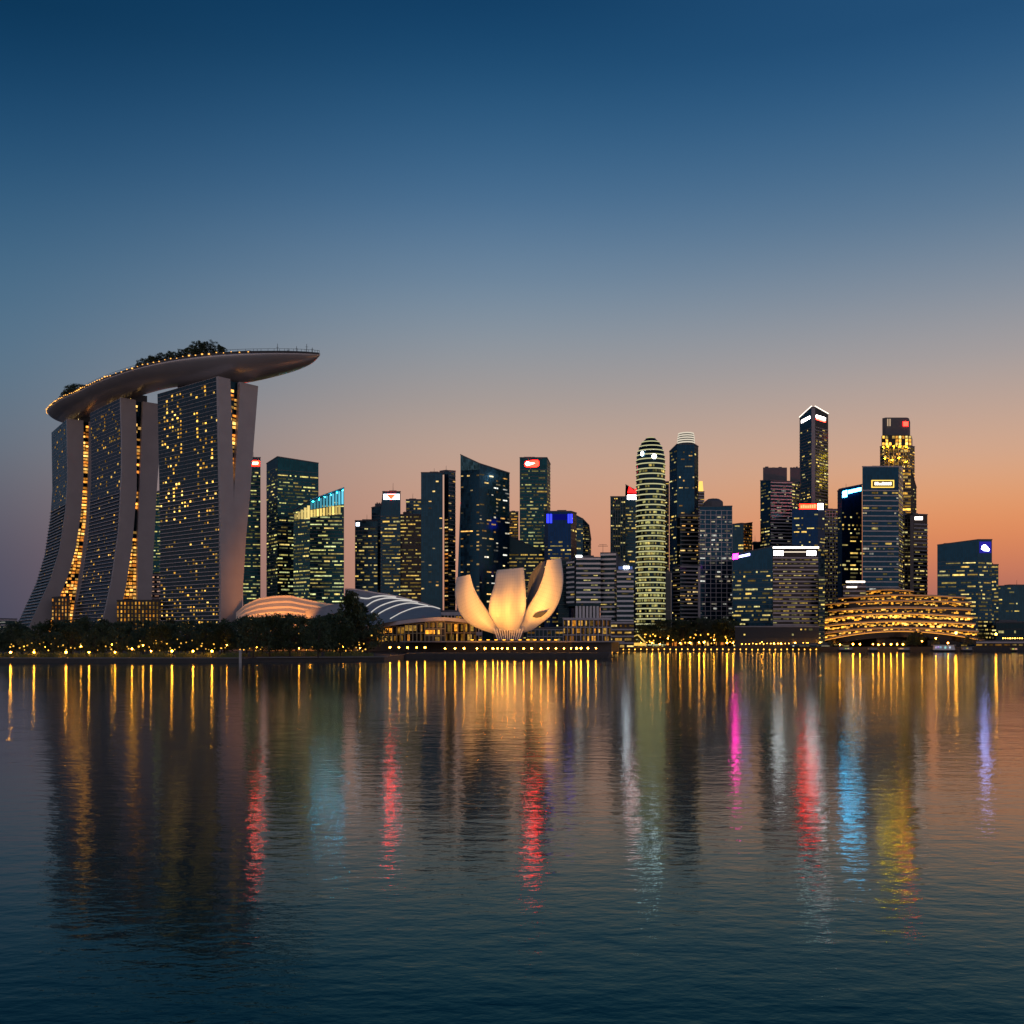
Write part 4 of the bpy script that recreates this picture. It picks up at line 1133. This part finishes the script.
# petals behind
petal([(519, 628), (526, 605), (528, 586), (531, 574), (540.5, 562.5)], [(523, 627), (533, 600), (540, 587), (543.5, 575), (545.5, 561)], lambda t, u: MD + 14 + 6 * t, -2, M['petalback'])
# front petals
petal([(496, 634.5), (480, 629.3), (468, 622.8), (459.2, 612), (455.8, 601.5), (454.9, 590), (456.6, 577.3)], [(499, 630), (494.5, 622.5), (488.6, 612), (480, 599.5), (474, 588), (471.6, 580), (470.2, 574.6)], lambda t, u: MD + 4 + 10 * (1 - u) * t, 4, M['petal'])
petal([(512, 634.5), (530, 631), (541, 623.5), (551.6, 614.7), (559, 601.8), (562.6, 588), (563.2, 574), (561, 558.2)][::1], [(509, 630), (519, 626.5), (525.5, 611), (531, 601.8), (537.8, 590), (543, 577), (545.4, 567), (547, 560.3)], lambda t, u: MD + 5 + 8 * (1 - u) * t, 4, M['petal'])
petal([(500, 630.5), (494.6, 623.5), (489.4, 613), (489, 605.8), (490.8, 596), (494.6, 584), (496, 573), (497.3, 570)], [(518, 630.5), (522, 622.5), (525.2, 610), (526, 602.5), (525.6, 590), (524.8, 580), (524, 570), (523.8, 567.6)], lambda t, u: MD - 3 - 6 * math.sin(math.pi * t * .7), 7, M['petal'])
# leaf-shaped window slab in the right petal
s = MB(); op = [(532.4, 617), (535, 613.4), (539.5, 611.8), (544, 611.6), (548, 611), (545, 614), (541, 617.2), (536, 618)]
s.prism([P(x, y, MD + 3.4) for x, y in op], [P(x, y, MD + 1.7) for x, y in op]); s.build('window', M['black'], museum)
# ring of raking struts at the foot
for k in range(12):
    u = k / 11; x = 494 + 29 * u
    s = MB(); a, b = P(498 + 21 * u, 640, MD - 4 + 5 * abs(u - .5)), P(x, 628.5, MD - 7 + 10 * abs(u - .5))
    s.tube(a, b, .34, .5, 6); s.build('strut', M['white'], museum)
s = MB(); s.lathe(P(508.5, 640, MD).x, MD + 12, [(9, 9.5), (9, 16), (5, 17)], 20, [0, 0]); s.build('core_wall', M['black'], museum)
for k, x in enumerate((472, 480, 488, 496, 504, 512, 520, 528, 535, 542, 549, 556)):  # added to strengthen amber on the water; right end mimics a lit strip
    q = P(x, 638.4, 571); s = MB(); s.box((q.x, 573, 9.4), .8, .5, .5); s.box((q.x, 573, 9.9), 1.6, .45, .35, 0, 1)
    tag(s.build('added_uplight', [M['black'], M.setdefault('uplight', emit('added_uplight', (1, .38, .03), 5))]), 'added low amber uplight on the terrace edge before the lotus museum', 'uplight', 'added uplights on the museum terrace')
# platform, its edge line and lamps
PLAT = [(-66, 588), (-40, 572), (0, 566), (36, 572), (62, 592), (72, 640), (72, 690), (-70, 690)]
slab('museum_terrace', PLAT, 8.7, 9.4, M['stone'], kind='structure', label='raised round terrace carrying the lotus museum')
slab('terrace_wall', [(x * .97, y + 13) for x, y in PLAT], 2.8, 8.7, M['black'], kind='structure', label='dark wall under the museum terrace')


# ------------------------------------------------------------------ lights of the place
def spot(name, loc, target, power, col, ang=70, blend=.9, size=1.2):
    l = bpy.data.lights.new(name, 'SPOT'); l.energy = power; l.color = col; l.spot_size = R(ang); l.spot_blend = blend; l.shadow_soft_size = size
    o = bpy.data.objects.new(name, l); COL.objects.link(o)
    d = Vector(target) - Vector(loc)
    o.rotation_euler = d.to_track_quat('-Z', 'Y').to_euler()
    o.location = loc
    return o


def floodlight(loc, target, power, col, label, ang=70):
    root = empty('floodlight', loc, label, 'floodlight')
    s = MB(); s.box((loc[0], loc[1], loc[2] - .5), 1.0, .8, .5); s.box((loc[0], loc[1], 2.2), .3, .3, loc[2] - 2.7)
    s.build('lamp_housing', M['black'], root)
    o = spot('beam', (loc[0], loc[1], loc[2] + .3), target, power, col, ang)
    o.parent = root; o.matrix_parent_inverse = Matrix.Translation(-Vector(loc))


FC = (1, .41, .075)
floodlight((P(509, 0, 548).x, 548.5, 8.2), P(508, 596, MD - 8), 125000, FC, 'floodlight on the promenade aimed at the broad middle petal', 78)
floodlight((P(535, 0, 552).x, 553, 8.2), P(552, 590, MD), 290000, FC, 'floodlight on the promenade aimed at the tall right petal', 62)
floodlight((P(481, 0, 546).x, 546, 8.2), P(470, 604, MD), 200000, FC, 'floodlight on the promenade aimed at the left petal', 58)
floodlight((P(247, 0, 640).x, 640, 13), P(277, 606, 690), 190000, (1, .34, .06), 'left floodlight in the garden aimed at the orange shell roof', 72)
floodlight((P(294, 0, 625).x, 622, 21), P(300, 608, 690), 200000, (1, .34, .06), 'right floodlight in the garden aimed at the orange shell roof', 75)


def lamp_mesh(h, r, mat, arm=0):
    s = MB(); s.tube((0, 0, 0), (0, 0, h - r), .13, .09, 6)
    s.box((0, 0, 0), .5, .5, .3)
    prof = [(.1, h - r), (r * .75, h - r * .6), (r, h), (r * .75, h + r * .6), (.05, h + r)]
    n0 = len(s.f); s.lathe(0, 0, prof, 10, [1, 1, 1, 1])
    s.box((0, 0, h + r * .95), r * .7, r * .7, .12)
    me_o = s.build('street_lamp', [M['pole'], mat])
    me = me_o.data; bpy.data.objects.remove(me_o)
    return me


LAMPS = {}


def lamp(px, py, D, gz, label, group, mat='lamp', r=.62):
    z = zat(py, D)
    h = round(max(2.0, z - gz) * 2) / 2
    r = round(r * random.choice((.8, .9, 1, 1.15)), 2)
    key = (h, mat, r)
    if key not in LAMPS: LAMPS[key] = lamp_mesh(h, r, M[mat])
    o = bpy.data.objects.new('street_lamp', LAMPS[key])
    o.location = ((px - 512) / F * D, D, gz)
    COL.objects.link(o)
    return tag(o, label, 'street lamp', group)


LL = 'amber globe lamp on a dark post among the left bank trees'
for x, y in ((10.5, 652), (34, 652), (66, 652), (89, 652), (115, 652), (132, 649), (151, 651), (172, 651), (193, 651), (212, 651)):
    lamp(x, y, 446 + random.uniform(0, 6), GZ, LL, 'lamps along the left bank', r=.4)
for x, y, D in ((227, 645, 480), (240, 647, 462), (257, 647, 476), (299, 648, 486), (310, 642, 500), (343, 647.5, 490), (360, 648, 492), (81, 646, 470), (112, 644, 480), (143, 645, 475), (45, 648, 466)):
    lamp(x, y, D, GZ, LL, 'lamps along the left bank', r=.34)
ML = 'amber globe lamp on the promenade below the lotus museum'
for x in (390, 399, 407.5, 416.7, 425, 445, 455, 464, 477, 485, 493, 497.5, 502, 507.5, 514.7, 523.7, 531.6, 541, 548, 556, 564, 571, 576.5, 581, 588, 596):
    D = 544 if x < 520 else 544 + (x - 520) * .22
    lamp(x, 648.3 if x > 430 else 647.2, D, 2.9 if x > 407 else GZ, ML, 'lamps on the museum promenade', r=.42)
RL = 'amber globe lamp along the right quay'
for x, y in ((616, 647), (633, 640), (641, 643), (652, 643), (660, 644), (668, 638.5), (680, 643), (690, 643), (699, 642.5), (704, 642.5), (714, 640), (727, 643), (733, 643), (741, 643.5), (747, 643), (755, 643.5), (762, 642.5), (774, 643.5), (781, 643.5), (795, 643), (808, 643.5), (820, 643)):
    lamp(x, y, 872 - max(0, x - 700) * .06, 4, RL, 'lamps along the right quay', 'lamp', .6)
for x, y in ((840, 644.5), (853, 644), (860, 644), (873, 644), (878.5, 644.5), (884, 644), (891, 644), (897, 644), (903, 644), (922, 641), (936, 638), (948, 643)):
    lamp(x, y, 838, 4, 'amber globe lamp before the tiered stage pavilion', 'lamps before the pavilion', 'lamp', .58)
lamp(956, 633, 845, 4, 'tall bright amber lamp at the right end of the stage pavilion', None, 'lamp', 1.0)
lamp(996, 634, 845, 4, 'tall bright amber lamp beside the right boat shed', None, 'lamp', 1.0)
for k in range(9):
    lamp(1003 + k * 2.4, 638.3, 860, 4, 'small lamp in the close row above the right boat shed', 'row of small lamps above the shed', 'lampsmall', .5)
for k in range(24):
    lamp(742 + k * 3.6, 643.6 + random.uniform(-.6, .6), 866 - k * .3, 4, 'small lamp in the close row before the black waterfront hall', 'row of small lamps before the hall', 'lampsmall', .42)
for k in range(36):
    x = 612 + k * 5.9
    D = 870 - max(0, x - 640) * .075
    m_ = bpy.data.meshes.get('quay_light_mesh')
    if not m_:
        s = MB(); s.box((0, 0, 0), .7, .3, .8); s.box((0, .25, -.3), 1.1, .3, 1.4, 0, 1)
        o = s.build('quay_light', [M['quaylight'] if 'quaylight' in M else M.setdefault('quaylight', emit('quay_light', (1, .42, .05), 8)), M['quay']]); o.data.name = 'quay_light_mesh'; m_ = o.data; bpy.data.objects.remove(o)
    o = bpy.data.objects.new('quay_light', m_); X = (x - 512) / F * D
    yy = 875.5 + (861.5 - 875.5) * (X - 100) / 190 if X < 290 else 861.5 + (829.5 - 861.5) * (X - 290) / 130
    if X < 100: yy = 859.5 + 16 * (X - 71.6) / 28.4
    o.location = (X, yy - .5, 1.2 + random.uniform(0, .4)); COL.objects.link(o)
    tag(o, 'small warm light set in the face of the right quay wall', 'quay light', 'lights in the right quay wall')

# ------------------------------------------------------------------ trees
def leaf_mat(name, a, b):
    m, t, bs = newmat(name)
    gm = t.nodes.new('ShaderNodeNewGeometry'); mx = t.nodes.new('ShaderNodeMix'); mx.data_type = 'RGBA'
    mx.inputs['A'].default_value = (*a, 1); mx.inputs['B'].default_value = (*b, 1)
    t.links.new(gm.outputs['Random Per Island'], mx.inputs['Factor']); t.links.new(mx.outputs['Result'], bs.inputs['Base Color'])
    bs.inputs['Roughness'].default_value = .65
    return m


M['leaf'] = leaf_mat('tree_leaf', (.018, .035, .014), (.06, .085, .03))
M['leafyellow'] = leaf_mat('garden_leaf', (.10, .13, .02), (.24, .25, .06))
M['bark'] = solid('bark', (.06, .045, .035), .9)


def tree_proto(seed, h, w, layers=0):
    rnd = random.Random(seed)
    t = MB(); t.tube((0, 0, 0), (.15, .1, h * .5), h * .022, h * .013, 8)
    blobs = []
    nb = 60
    for i in range(nb):
        a = rnd.uniform(0, 6.283)
        if layers:
            k = rnd.random(); z = h * (.14 + .84 * k); rr = w * .5 * (1 - k) ** .62 * math.sqrt(rnd.random()) + .3
            br = h * .075
        else:
            k = rnd.random(); z = h * (.20 + .74 * k); rr = w * .5 * math.sqrt(max(0, 1 - ((k - .28) / .78) ** 2)) * math.sqrt(rnd.random())
            br = h * rnd.uniform(.06, .12)
        c = Vector((rr * math.cos(a), rr * math.sin(a), z)); blobs.append((c, br))
        if i % 4 == 0: t.tube((.1, .05, h * rnd.uniform(.25, .48)), c, h * .009, h * .003, 5)
    cr = MB()
    for c, br in blobs:
        for q in range(40):
            d = Vector((rnd.gauss(0, 1), rnd.gauss(0, 1), rnd.gauss(0, .8))).normalized() * br * rnd.uniform(.45, 1.12)
            p_ = c + d; s = h * rnd.uniform(.018, .036)
            u = Vector((rnd.gauss(0, 1), rnd.gauss(0, 1), rnd.gauss(0, 1))).normalized(); v = u.orthogonal().normalized()
            cr.poly([p_ - u * s, p_ - v * s * .55, p_ + u * s, p_ + v * s * .55])
    a = t.build('trunk', M['bark']); b = cr.build('crown', M['leaf'])
    res = (a.data, b.data)
    bpy.data.objects.remove(a); bpy.data.objects.remove(b)
    return res


TP = [tree_proto(11 + k, 20, w) for k, w in enumerate((18, 21, 16, 19))] + [tree_proto(40, 30, 20, 1)]


def tree(x, y, z, s, k, label, group, name='tree', sz=1.0):
    root = empty(name, (x, y, z), label, 'tree', group)
    root.rotation_euler = (0, 0, random.uniform(0, 6.28)); root.scale = (s, s, s * sz)
    for nm, me in zip(('trunk', 'crown'), TP[k]):
        o = bpy.data.objects.new(nm, me); COL.objects.link(o); o.parent = root
    return root


rt = random.Random(5)
LT = 'dark broad-crowned tree in the dense belt along the left bank'
for row, (D0, ys, n) in enumerate(((470, 627, 17), (520, 621, 19), (580, 618, 20))):
    for k in range(n):
        px = -10 + 345 * (k + rt.uniform(-.3, .3)) / (n - 1)
        D = D0 + rt.uniform(-14, 14)
        lift = 5 if px > 215 and px < 300 else (2 if px > 150 and row else 0)
        top = ys + rt.choice((-2.5, 0, 2, 4)) + rt.uniform(-1, 2) - lift * .2 + (3 if px < 40 else 0)
        if px > 150 and row == 2: top = max(top, 619)
        if 228 < px < 335: top = 613.5 + rt.uniform(0, 3) + abs(px - 285) * .03
        h = zat(top, D) - GZ
        tree((px - 512) / F * D, D, GZ, h / 20, rt.randrange(4), LT, 'trees along the left bank')
for px, top, D, k in ((352, 592, 535, 4), (340, 611, 528, 0), (368, 612, 530, 1), (326, 616, 520, 2), (362, 603, 548, 4)):
    tree((px - 512) / F * D, D, GZ, (zat(top, D) - GZ) / (30 if k == 4 else 20), k, {352: 'tallest dark shaggy tree against the theatre roof', 340: 'dark rounded tree left of the tallest bank tree', 368: 'dark rounded tree at the right end of the left bank belt', 326: 'dark rounded tree in front of the pale shell roof', 362: 'second dark shaggy tree just right of the tallest bank tree'}[px], None)
RT = 'dark rounded tree glowing orange underneath on the right quay'
for k in range(17):
    px = 642 + 96 * k / 16 + rt.uniform(-2, 2); D = rt.choice((888, 900, 915))
    top = 616 + rt.uniform(0, 5) if px > 655 else 624
    tree((px - 512) / F * D, D, 4, (zat(top, D) - 4) / 20, rt.randrange(4), RT, 'trees along the right quay')
for px, top, D in ((912, 634, 842), (917, 631, 846), (905, 640, 840), (936, 639, 842), (968, 636, 846), (982, 633, 870), (830, 640, 850)):
    tree((px - 512) / F * D, D, 4, (zat(top, D) - 4) / 20, rt.randrange(4), 'small dark tree standing before the tiered stage pavilion', 'small trees before the pavilion')
# trees on the hotel's roof deck
RTL = 'small dark tree planted on the roof deck of the hotel'
for i, s, off in ((12, .6, .7), (13, .7, .6), (14, .78, .72), (15, .78, .6), (16, .7, .75), (17, .55, .6), (30, .5, .6), (31, .62, .7), (32, .66, .5), (33, .62, .7), (34, .6, .55), (35, .66, .7), (36, .6, .5), (37, .62, .7), (38, .6, .5), (39, .6, .72), (40, .7, .6), (41, .86, .5), (42, .94, .66), (43, .9, .5), (44, .9, .66), (45, .7, .5), (46, .5, .6)):
    c, n, hw, dp = deck_frame(i)
    tree(c.x + n.x * hw * off, c.y + n.y * hw * off, DZ - 1, s * .86, rt.randrange(4), RTL, 'trees on the roof deck', sz=.78)


def bush_mesh(seed, w, h, mat):
    rnd = random.Random(seed); cr = MB()
    for i in range(420):
        a = rnd.uniform(0, 6.283); k = rnd.random()
        q = Vector((w * .5 * math.cos(a) * math.sqrt(rnd.random()), w * .35 * math.sin(a) * math.sqrt(rnd.random()), h * k * (.6 + .4 * rnd.random())))
        s = .22; u = Vector((rnd.gauss(0, 1), rnd.gauss(0, 1), rnd.gauss(0, 1))).normalized(); v = u.orthogonal().normalized()
        cr.poly([q - u * s, q - v * s * .6, q + u * s, q + v * s * .6])
    o = cr.build('bush', mat); me = o.data; bpy.data.objects.remove(o); return me


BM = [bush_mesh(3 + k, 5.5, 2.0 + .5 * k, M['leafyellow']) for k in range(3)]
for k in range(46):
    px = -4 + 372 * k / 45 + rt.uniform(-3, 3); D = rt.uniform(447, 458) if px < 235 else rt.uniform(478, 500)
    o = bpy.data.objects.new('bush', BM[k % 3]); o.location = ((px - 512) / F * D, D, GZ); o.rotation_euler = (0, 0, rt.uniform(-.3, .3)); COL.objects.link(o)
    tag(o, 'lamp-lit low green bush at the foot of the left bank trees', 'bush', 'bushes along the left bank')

s = MB(); s.lathe(0, 0, [(.05, 0), (.42, .15), (.5, .5), (.42, .85), (.05, 1.0)], 8, [0] * 4); s.tube((0, 0, 1), (0, 0, 1.8), .05, .05, 4, 1)
o = s.build('lantern', [M['lanternlight'], M['pole']]); LM = o.data; bpy.data.objects.remove(o)
LM2 = LM.copy(); LM2.materials[0] = M['lanternbright']
for k in range(120):
    px = rt.uniform(0, 372); D = rt.uniform(455, 466) if px < 235 else rt.uniform(478, 500)
    y = 652 - abs(rt.gauss(0, 8)) if px > 140 else 651 - abs(rt.gauss(0, 5))
    y = max(629, y)
    o = bpy.data.objects.new('lantern', LM if k % 6 else LM2); z = zat(y, D); o.location = ((px - 512) / F * D, D, max(GZ + .6, z)); sc = rt.uniform(.35, .8); o.scale = (sc, sc, sc); COL.objects.link(o)
    tag(o, 'tiny yellow lantern hung among the left bank trees', 'lantern', 'lanterns in the left bank trees')

for k in range(44):
    px = rt.uniform(640, 738); D = rt.uniform(878, 884); o = bpy.data.objects.new('lantern', LM2); z = zat(rt.uniform(634, 644.5), D)
    o.location = ((px - 512) / F * D, D, max(4.6, z)); sc = rt.uniform(.7, 1.5); o.scale = (sc, sc, sc); COL.objects.link(o)
    tag(o, 'tiny amber lantern hung before the right quay trees', 'lantern', 'lanterns in the right quay trees')
# ------------------------------------------------------------------ tiered stage pavilion on the right
pav = empty('stage_pavilion', ((890 - 512) / F * 870, 885, 4), 'broad golden tiered pavilion with arched terraces at the water', 'pavilion')
TIERS = [  # left x, right x, y at left, mid, right, half thickness px, distance
    (866, 914, 591, 589.4, 591, .8, 906), (838, 966, 598.5, 595, 597.5, .8, 898), (824, 972, 604.5, 600.6, 602.5, .85, 892), (828, 972, 611, 607.6, 609.5, 1.2, 886),
    (822, 974, 619, 613.4, 617.5, 1.0, 880), (816, 976, 627, 621.2, 624, 1.0, 874), (809, 979, 635.6, 628, 631.5, .95, 868), (815, 985, 642, 630.8, 640.5, .9, 862)]


def tier_pt(T_, u, dy=0.0, dd=0.0):
    xl, xr, yl, ym, yr, th, D_ = T_
    x = xl + (xr - xl) * u
    v = u * 2 - 1
    y = ym + ((yl if v < 0 else yr) - ym) * abs(v) ** 1.9
    return P(x, y + dy, D_ + dd + 26 * v * v)


M['terrace'] = solid('terrace_stone', (.62, .40, .22), .5)
for a, T_ in enumerate(TIERS):
    s = MB(); rr2 = []
    for k in range(31):
        u = k / 30
        p0, p1 = tier_pt(T_, u, -T_[5]), tier_pt(T_, u, T_[5] * .6)
        rr2.append([p0, p1, p1 + Vector((0, 9, 0)), p0 + Vector((0, 24, 0))])
    s.grid(rr2, close=True); s.poly(rr2[0]); s.poly(rr2[-1][::-1])
    tr = s.build('terrace', M['terrace'], pav)
    # recessed glowing storey below each terrace
    nxt = TIERS[a + 1] if a + 1 < len(TIERS) else None
    s = MB(); rr2 = []; rects = []
    hz = 5.6 if a < 3 else 6.4 if a < 6 else 5.5
    for k in range(31):
        u = .01 + .98 * k / 30
        q = tier_pt(T_, u, 0, 4.5); rr2.append([q + Vector((0, 0, .2)), q + Vector((0, 0, -hz))])
    s.grid(rr2); s.build('storey_wall', M['brown'], tr)
    s = MB(); rr2 = []
    for k in range(31):
        u = .004 + .992 * k / 30
        q = tier_pt(T_, u, T_[5] * .6, -.25); rr2.append([q, q + Vector((0, 0, -.3)), q + Vector((0, .8, -.3)), q + Vector((0, .8, 0))])
    s.grid(rr2, close=True)
    M.setdefault('edgelight', emit('edge_light', (1, .40, .05), 1.6, False)); M.setdefault('edgelight2', emit('edge_light_dim', (1, .36, .05), .7, False))
    s.build('edge_light', M['edgelight' if a in (4, 5, 7) else 'edgelight2'], tr)
    if a == 7: continue
    n = int((T_[1] - T_[0]) * .42)
    for k in list(range(n)) + list(range(0, n, 2)):
        if random.random() < (.45, .55, .6, .55, .97, .85, .8)[a]:
            u0, u1 = .012 + .976 * k / n, .012 + .976 * min(n, k + random.choice((.6, .93, .93, 1.9))) / n
            p0, p1 = tier_pt(T_, u0, 0, 4.3), tier_pt(T_, u1, 0, 4.3)
            hh = hz * random.uniform(.10, .26); drop = random.uniform(.7, 3.4)
            hi = (.9, 1.1, 1.2, 1.0, 2.4, 1.9, 1.6)[a]
            rects.append((p0 + Vector((0, 0, -hh - drop)), p1 - p0, Vector((0, 0, hh)), Vector((0, -.3, 0)), bright(AMB, .4 * hi, 1.7 * hi)))
    put_windows(tr, rects, 100)
s = MB(); s.prism([tier_pt(TIERS[1], u, 0, 14) + Vector((0, 0, -60)) for u in (.05, .3, .7, .95)] + [tier_pt(TIERS[1], u, 0, 50) + Vector((0, 0, -60)) for u in (.95, .05)],
                  [tier_pt(TIERS[1], u, 0, 14) for u in (.05, .3, .7, .95)] + [tier_pt(TIERS[1], u, 0, 50) for u in (.95, .05)]); s.build('core_wall', M['brown'], pav)

tower('long low arcade with orange lit bays behind the right quay trees', [(640, 633.5, 935), (736, 633.5, 925)], g(glass='brown', band='gold', bt=.9, fh=4.5, p=.55, pal=ORG, lo=.25, hi=2.6, ww=2.4, run=2, wh=(.5, .9), fins=(22, .5, .6)), 14, 'arcade', 'arcade', 4)
# yellow tent
tent = empty('tent', P(637, 643, 868), 'small glowing yellow peaked tent on the right quay', 'tent')
s = MB(); pk = [P(625, 641.5, 866), P(632, 637.2, 868), P(638.5, 634.5, 868), (P(645.5, 641.8, 866))]
rr2 = [[p_, p_ + Vector((0, 10, 0)), p_ + Vector((0, 10, -.4)), p_ + Vector((0, 0, -.4))] for p_ in pk]
s.grid(rr2, close=True); s.poly(rr2[0]); s.poly(rr2[-1][::-1]); s.build('canopy', emit('canopy_glow', (1, .66, .14), .85, False), tent)  # cloth emits by itself in place of a lamp beneath it
for x in (626, 632, 638, 645):
    s = MB(); b_ = P(x, 641, 866.4); s.tube((b_.x, b_.y, 4), (b_.x, b_.y, b_.z), .14, .14, 5); s.build('pole', M['mauve'], tent)
s = MB(); a, b = P(622, 640, 871), P(646, 640, 871); s.prism([(a.x, 871, 5), (b.x, 871, 5), (b.x, 872, 5), (a.x, 872, 5)], [(a.x, 871, 7.6), (b.x, 871, 7.6), (b.x, 872, 7.6), (a.x, 872, 7.6)]); s.build('counter', emit('counter_glow', (1, .55, .1), 1.2, False), tent)  # counter face emits too, without a lamp of its own

# right quay sheds and boats
tower('long low boat shed with pale roof edge at the far right', [(976, 641.5, 845), (1040, 641.5, 845)], g(glass='brown', band='mauve', bt=1.3, fh=3.4, p=.3, pal=GLD, lo=.05, hi=.4), 12, 'shed', 'boat_shed', 4, roofmat='stone')
tower('low dark waterside kiosk row with white lit fascia beside the pavilion', [(790, 644.5, 858), (830, 643.5, 850)], g(glass='dark', band='stone', bt=.5, fh=3, p=.2, pal=WHT, hi=.8, rows=[(640, 650, .6)]), 6, 'kiosk', 'kiosk', 4)


def boat(px, D, L, hgt, label, hullm, cabm, lit_, glow):
    X = (px - 512) / F * D
    root = empty('boat', (X, D, 0), label, 'boat')
    s = MB(); st = []
    for k in range(9):
        t = k / 8; w = 2.4 * (1 - abs(2 * t - 1) ** 3.2) + .15; x = X - L / 2 + L * t; sh = .5 * abs(2 * t - 1) ** 2
        st.append([(x, D - w, 1.7 + sh), (x, D - w * .7, -.3), (x, D + w * .7, -.3), (x, D + w, 1.7 + sh)])
    s.grid(st, close=True); s.poly(st[0]); s.poly(st[-1][::-1]); s.build('hull', hullm, root)
    s = MB(); s.prism([(X - L * .38, D - 1.6, 1.6), (X + L * .34, D - 1.6, 1.6), (X + L * .34, D + 1.6, 1.6), (X - L * .38, D + 1.6, 1.6)],
                      [(X - L * .36, D - 1.4, 1.6 + hgt), (X + L * .30, D - 1.4, 1.6 + hgt), (X + L * .30, D + 1.4, 1.6 + hgt), (X - L * .36, D + 1.4, 1.6 + hgt)])
    cb = s.build('cabin', cabm, root)
    s = MB(); s.prism([(X - L * .40, D - 2, 1.65 + hgt), (X + L * .36, D - 2, 1.65 + hgt), (X + L * .36, D + 2, 1.65 + hgt), (X - L * .40, D + 2, 1.65 + hgt)],
                      [(X - L * .40, D - 2, 1.95 + hgt), (X + L * .36, D - 2, 1.95 + hgt), (X + L * .36, D + 2, 1.95 + hgt), (X - L * .40, D + 2, 1.95 + hgt)]); s.build('canopy', cabm, root)
    rects = []
    nw = max(2, int(L / 3))
    for k in range(nw):
        if random.random() < lit_:
            rects.append((Vector((X - L * .35 + L * .64 * k / nw, D - 1.62, 1.9 + hgt * .3)), Vector((L * .64 / nw * .75, 0, 0)), Vector((0, 0, hgt * .4)), Vector((0, -.08, 0)), tuple(v * random.uniform(.4, 1) for v in glow)))
    put_windows(cb, rects)
    s = MB(); s.tube((X, D, 1.9 + hgt), (X, D, 4.4 + hgt), .1, .05, 5); s.build('mast', M['black'], root)


boat(944.5, 822, 24, 4.0, 'white passenger boat with pale blue lit cabin moored before the pavilion', M['black'], M['white'], .9, (.8, .85, 1.1))
boat(967, 824, 11, 2.4, 'small dark moored boat between the white boat and the shed', M['black'], M['stone'], .5, (1, .6, .2))
boat(1014, 818, 6.5, 1.6, 'small boat with yellow lit cabin at far right', M['black'], M['gold'], 1, (1.6, 1.1, .3))
boat(846, 838, 15, 2.0, 'low dark barge with dim windows left of the pavilion lamps', M['black'], M['stone'], .4, (1, .6, .2))
boat(873, 833, 10, 1.8, 'small dark launch moored below the pavilion arch', M['black'], M['stone'], .4, (1, .6, .2))
boat(904, 831, 12, 1.9, 'dark launch with flat canopy between the pavilion arch and the white boat', M['black'], M['stone'], .4, (1, .6, .2))

# marker post off the left bank
post = empty('marker_post', ((240.3 - 512) / F * 441, 435, -1), 'pale round marker post standing off the left bank', 'post')
s = MB(); c_ = P(240.3, 660, 435); s.tube((c_.x, 435, -1), (c_.x, 435, zat(651.5, 435)), .62, .58, 10); s.build('shaft', M['coping'], post)
s = MB(); s.tube((c_.x, 435, zat(651.5, 435)), (c_.x, 435, zat(649.8, 435)), .8, .35, 10); s.build('cap', M['coping'], post)
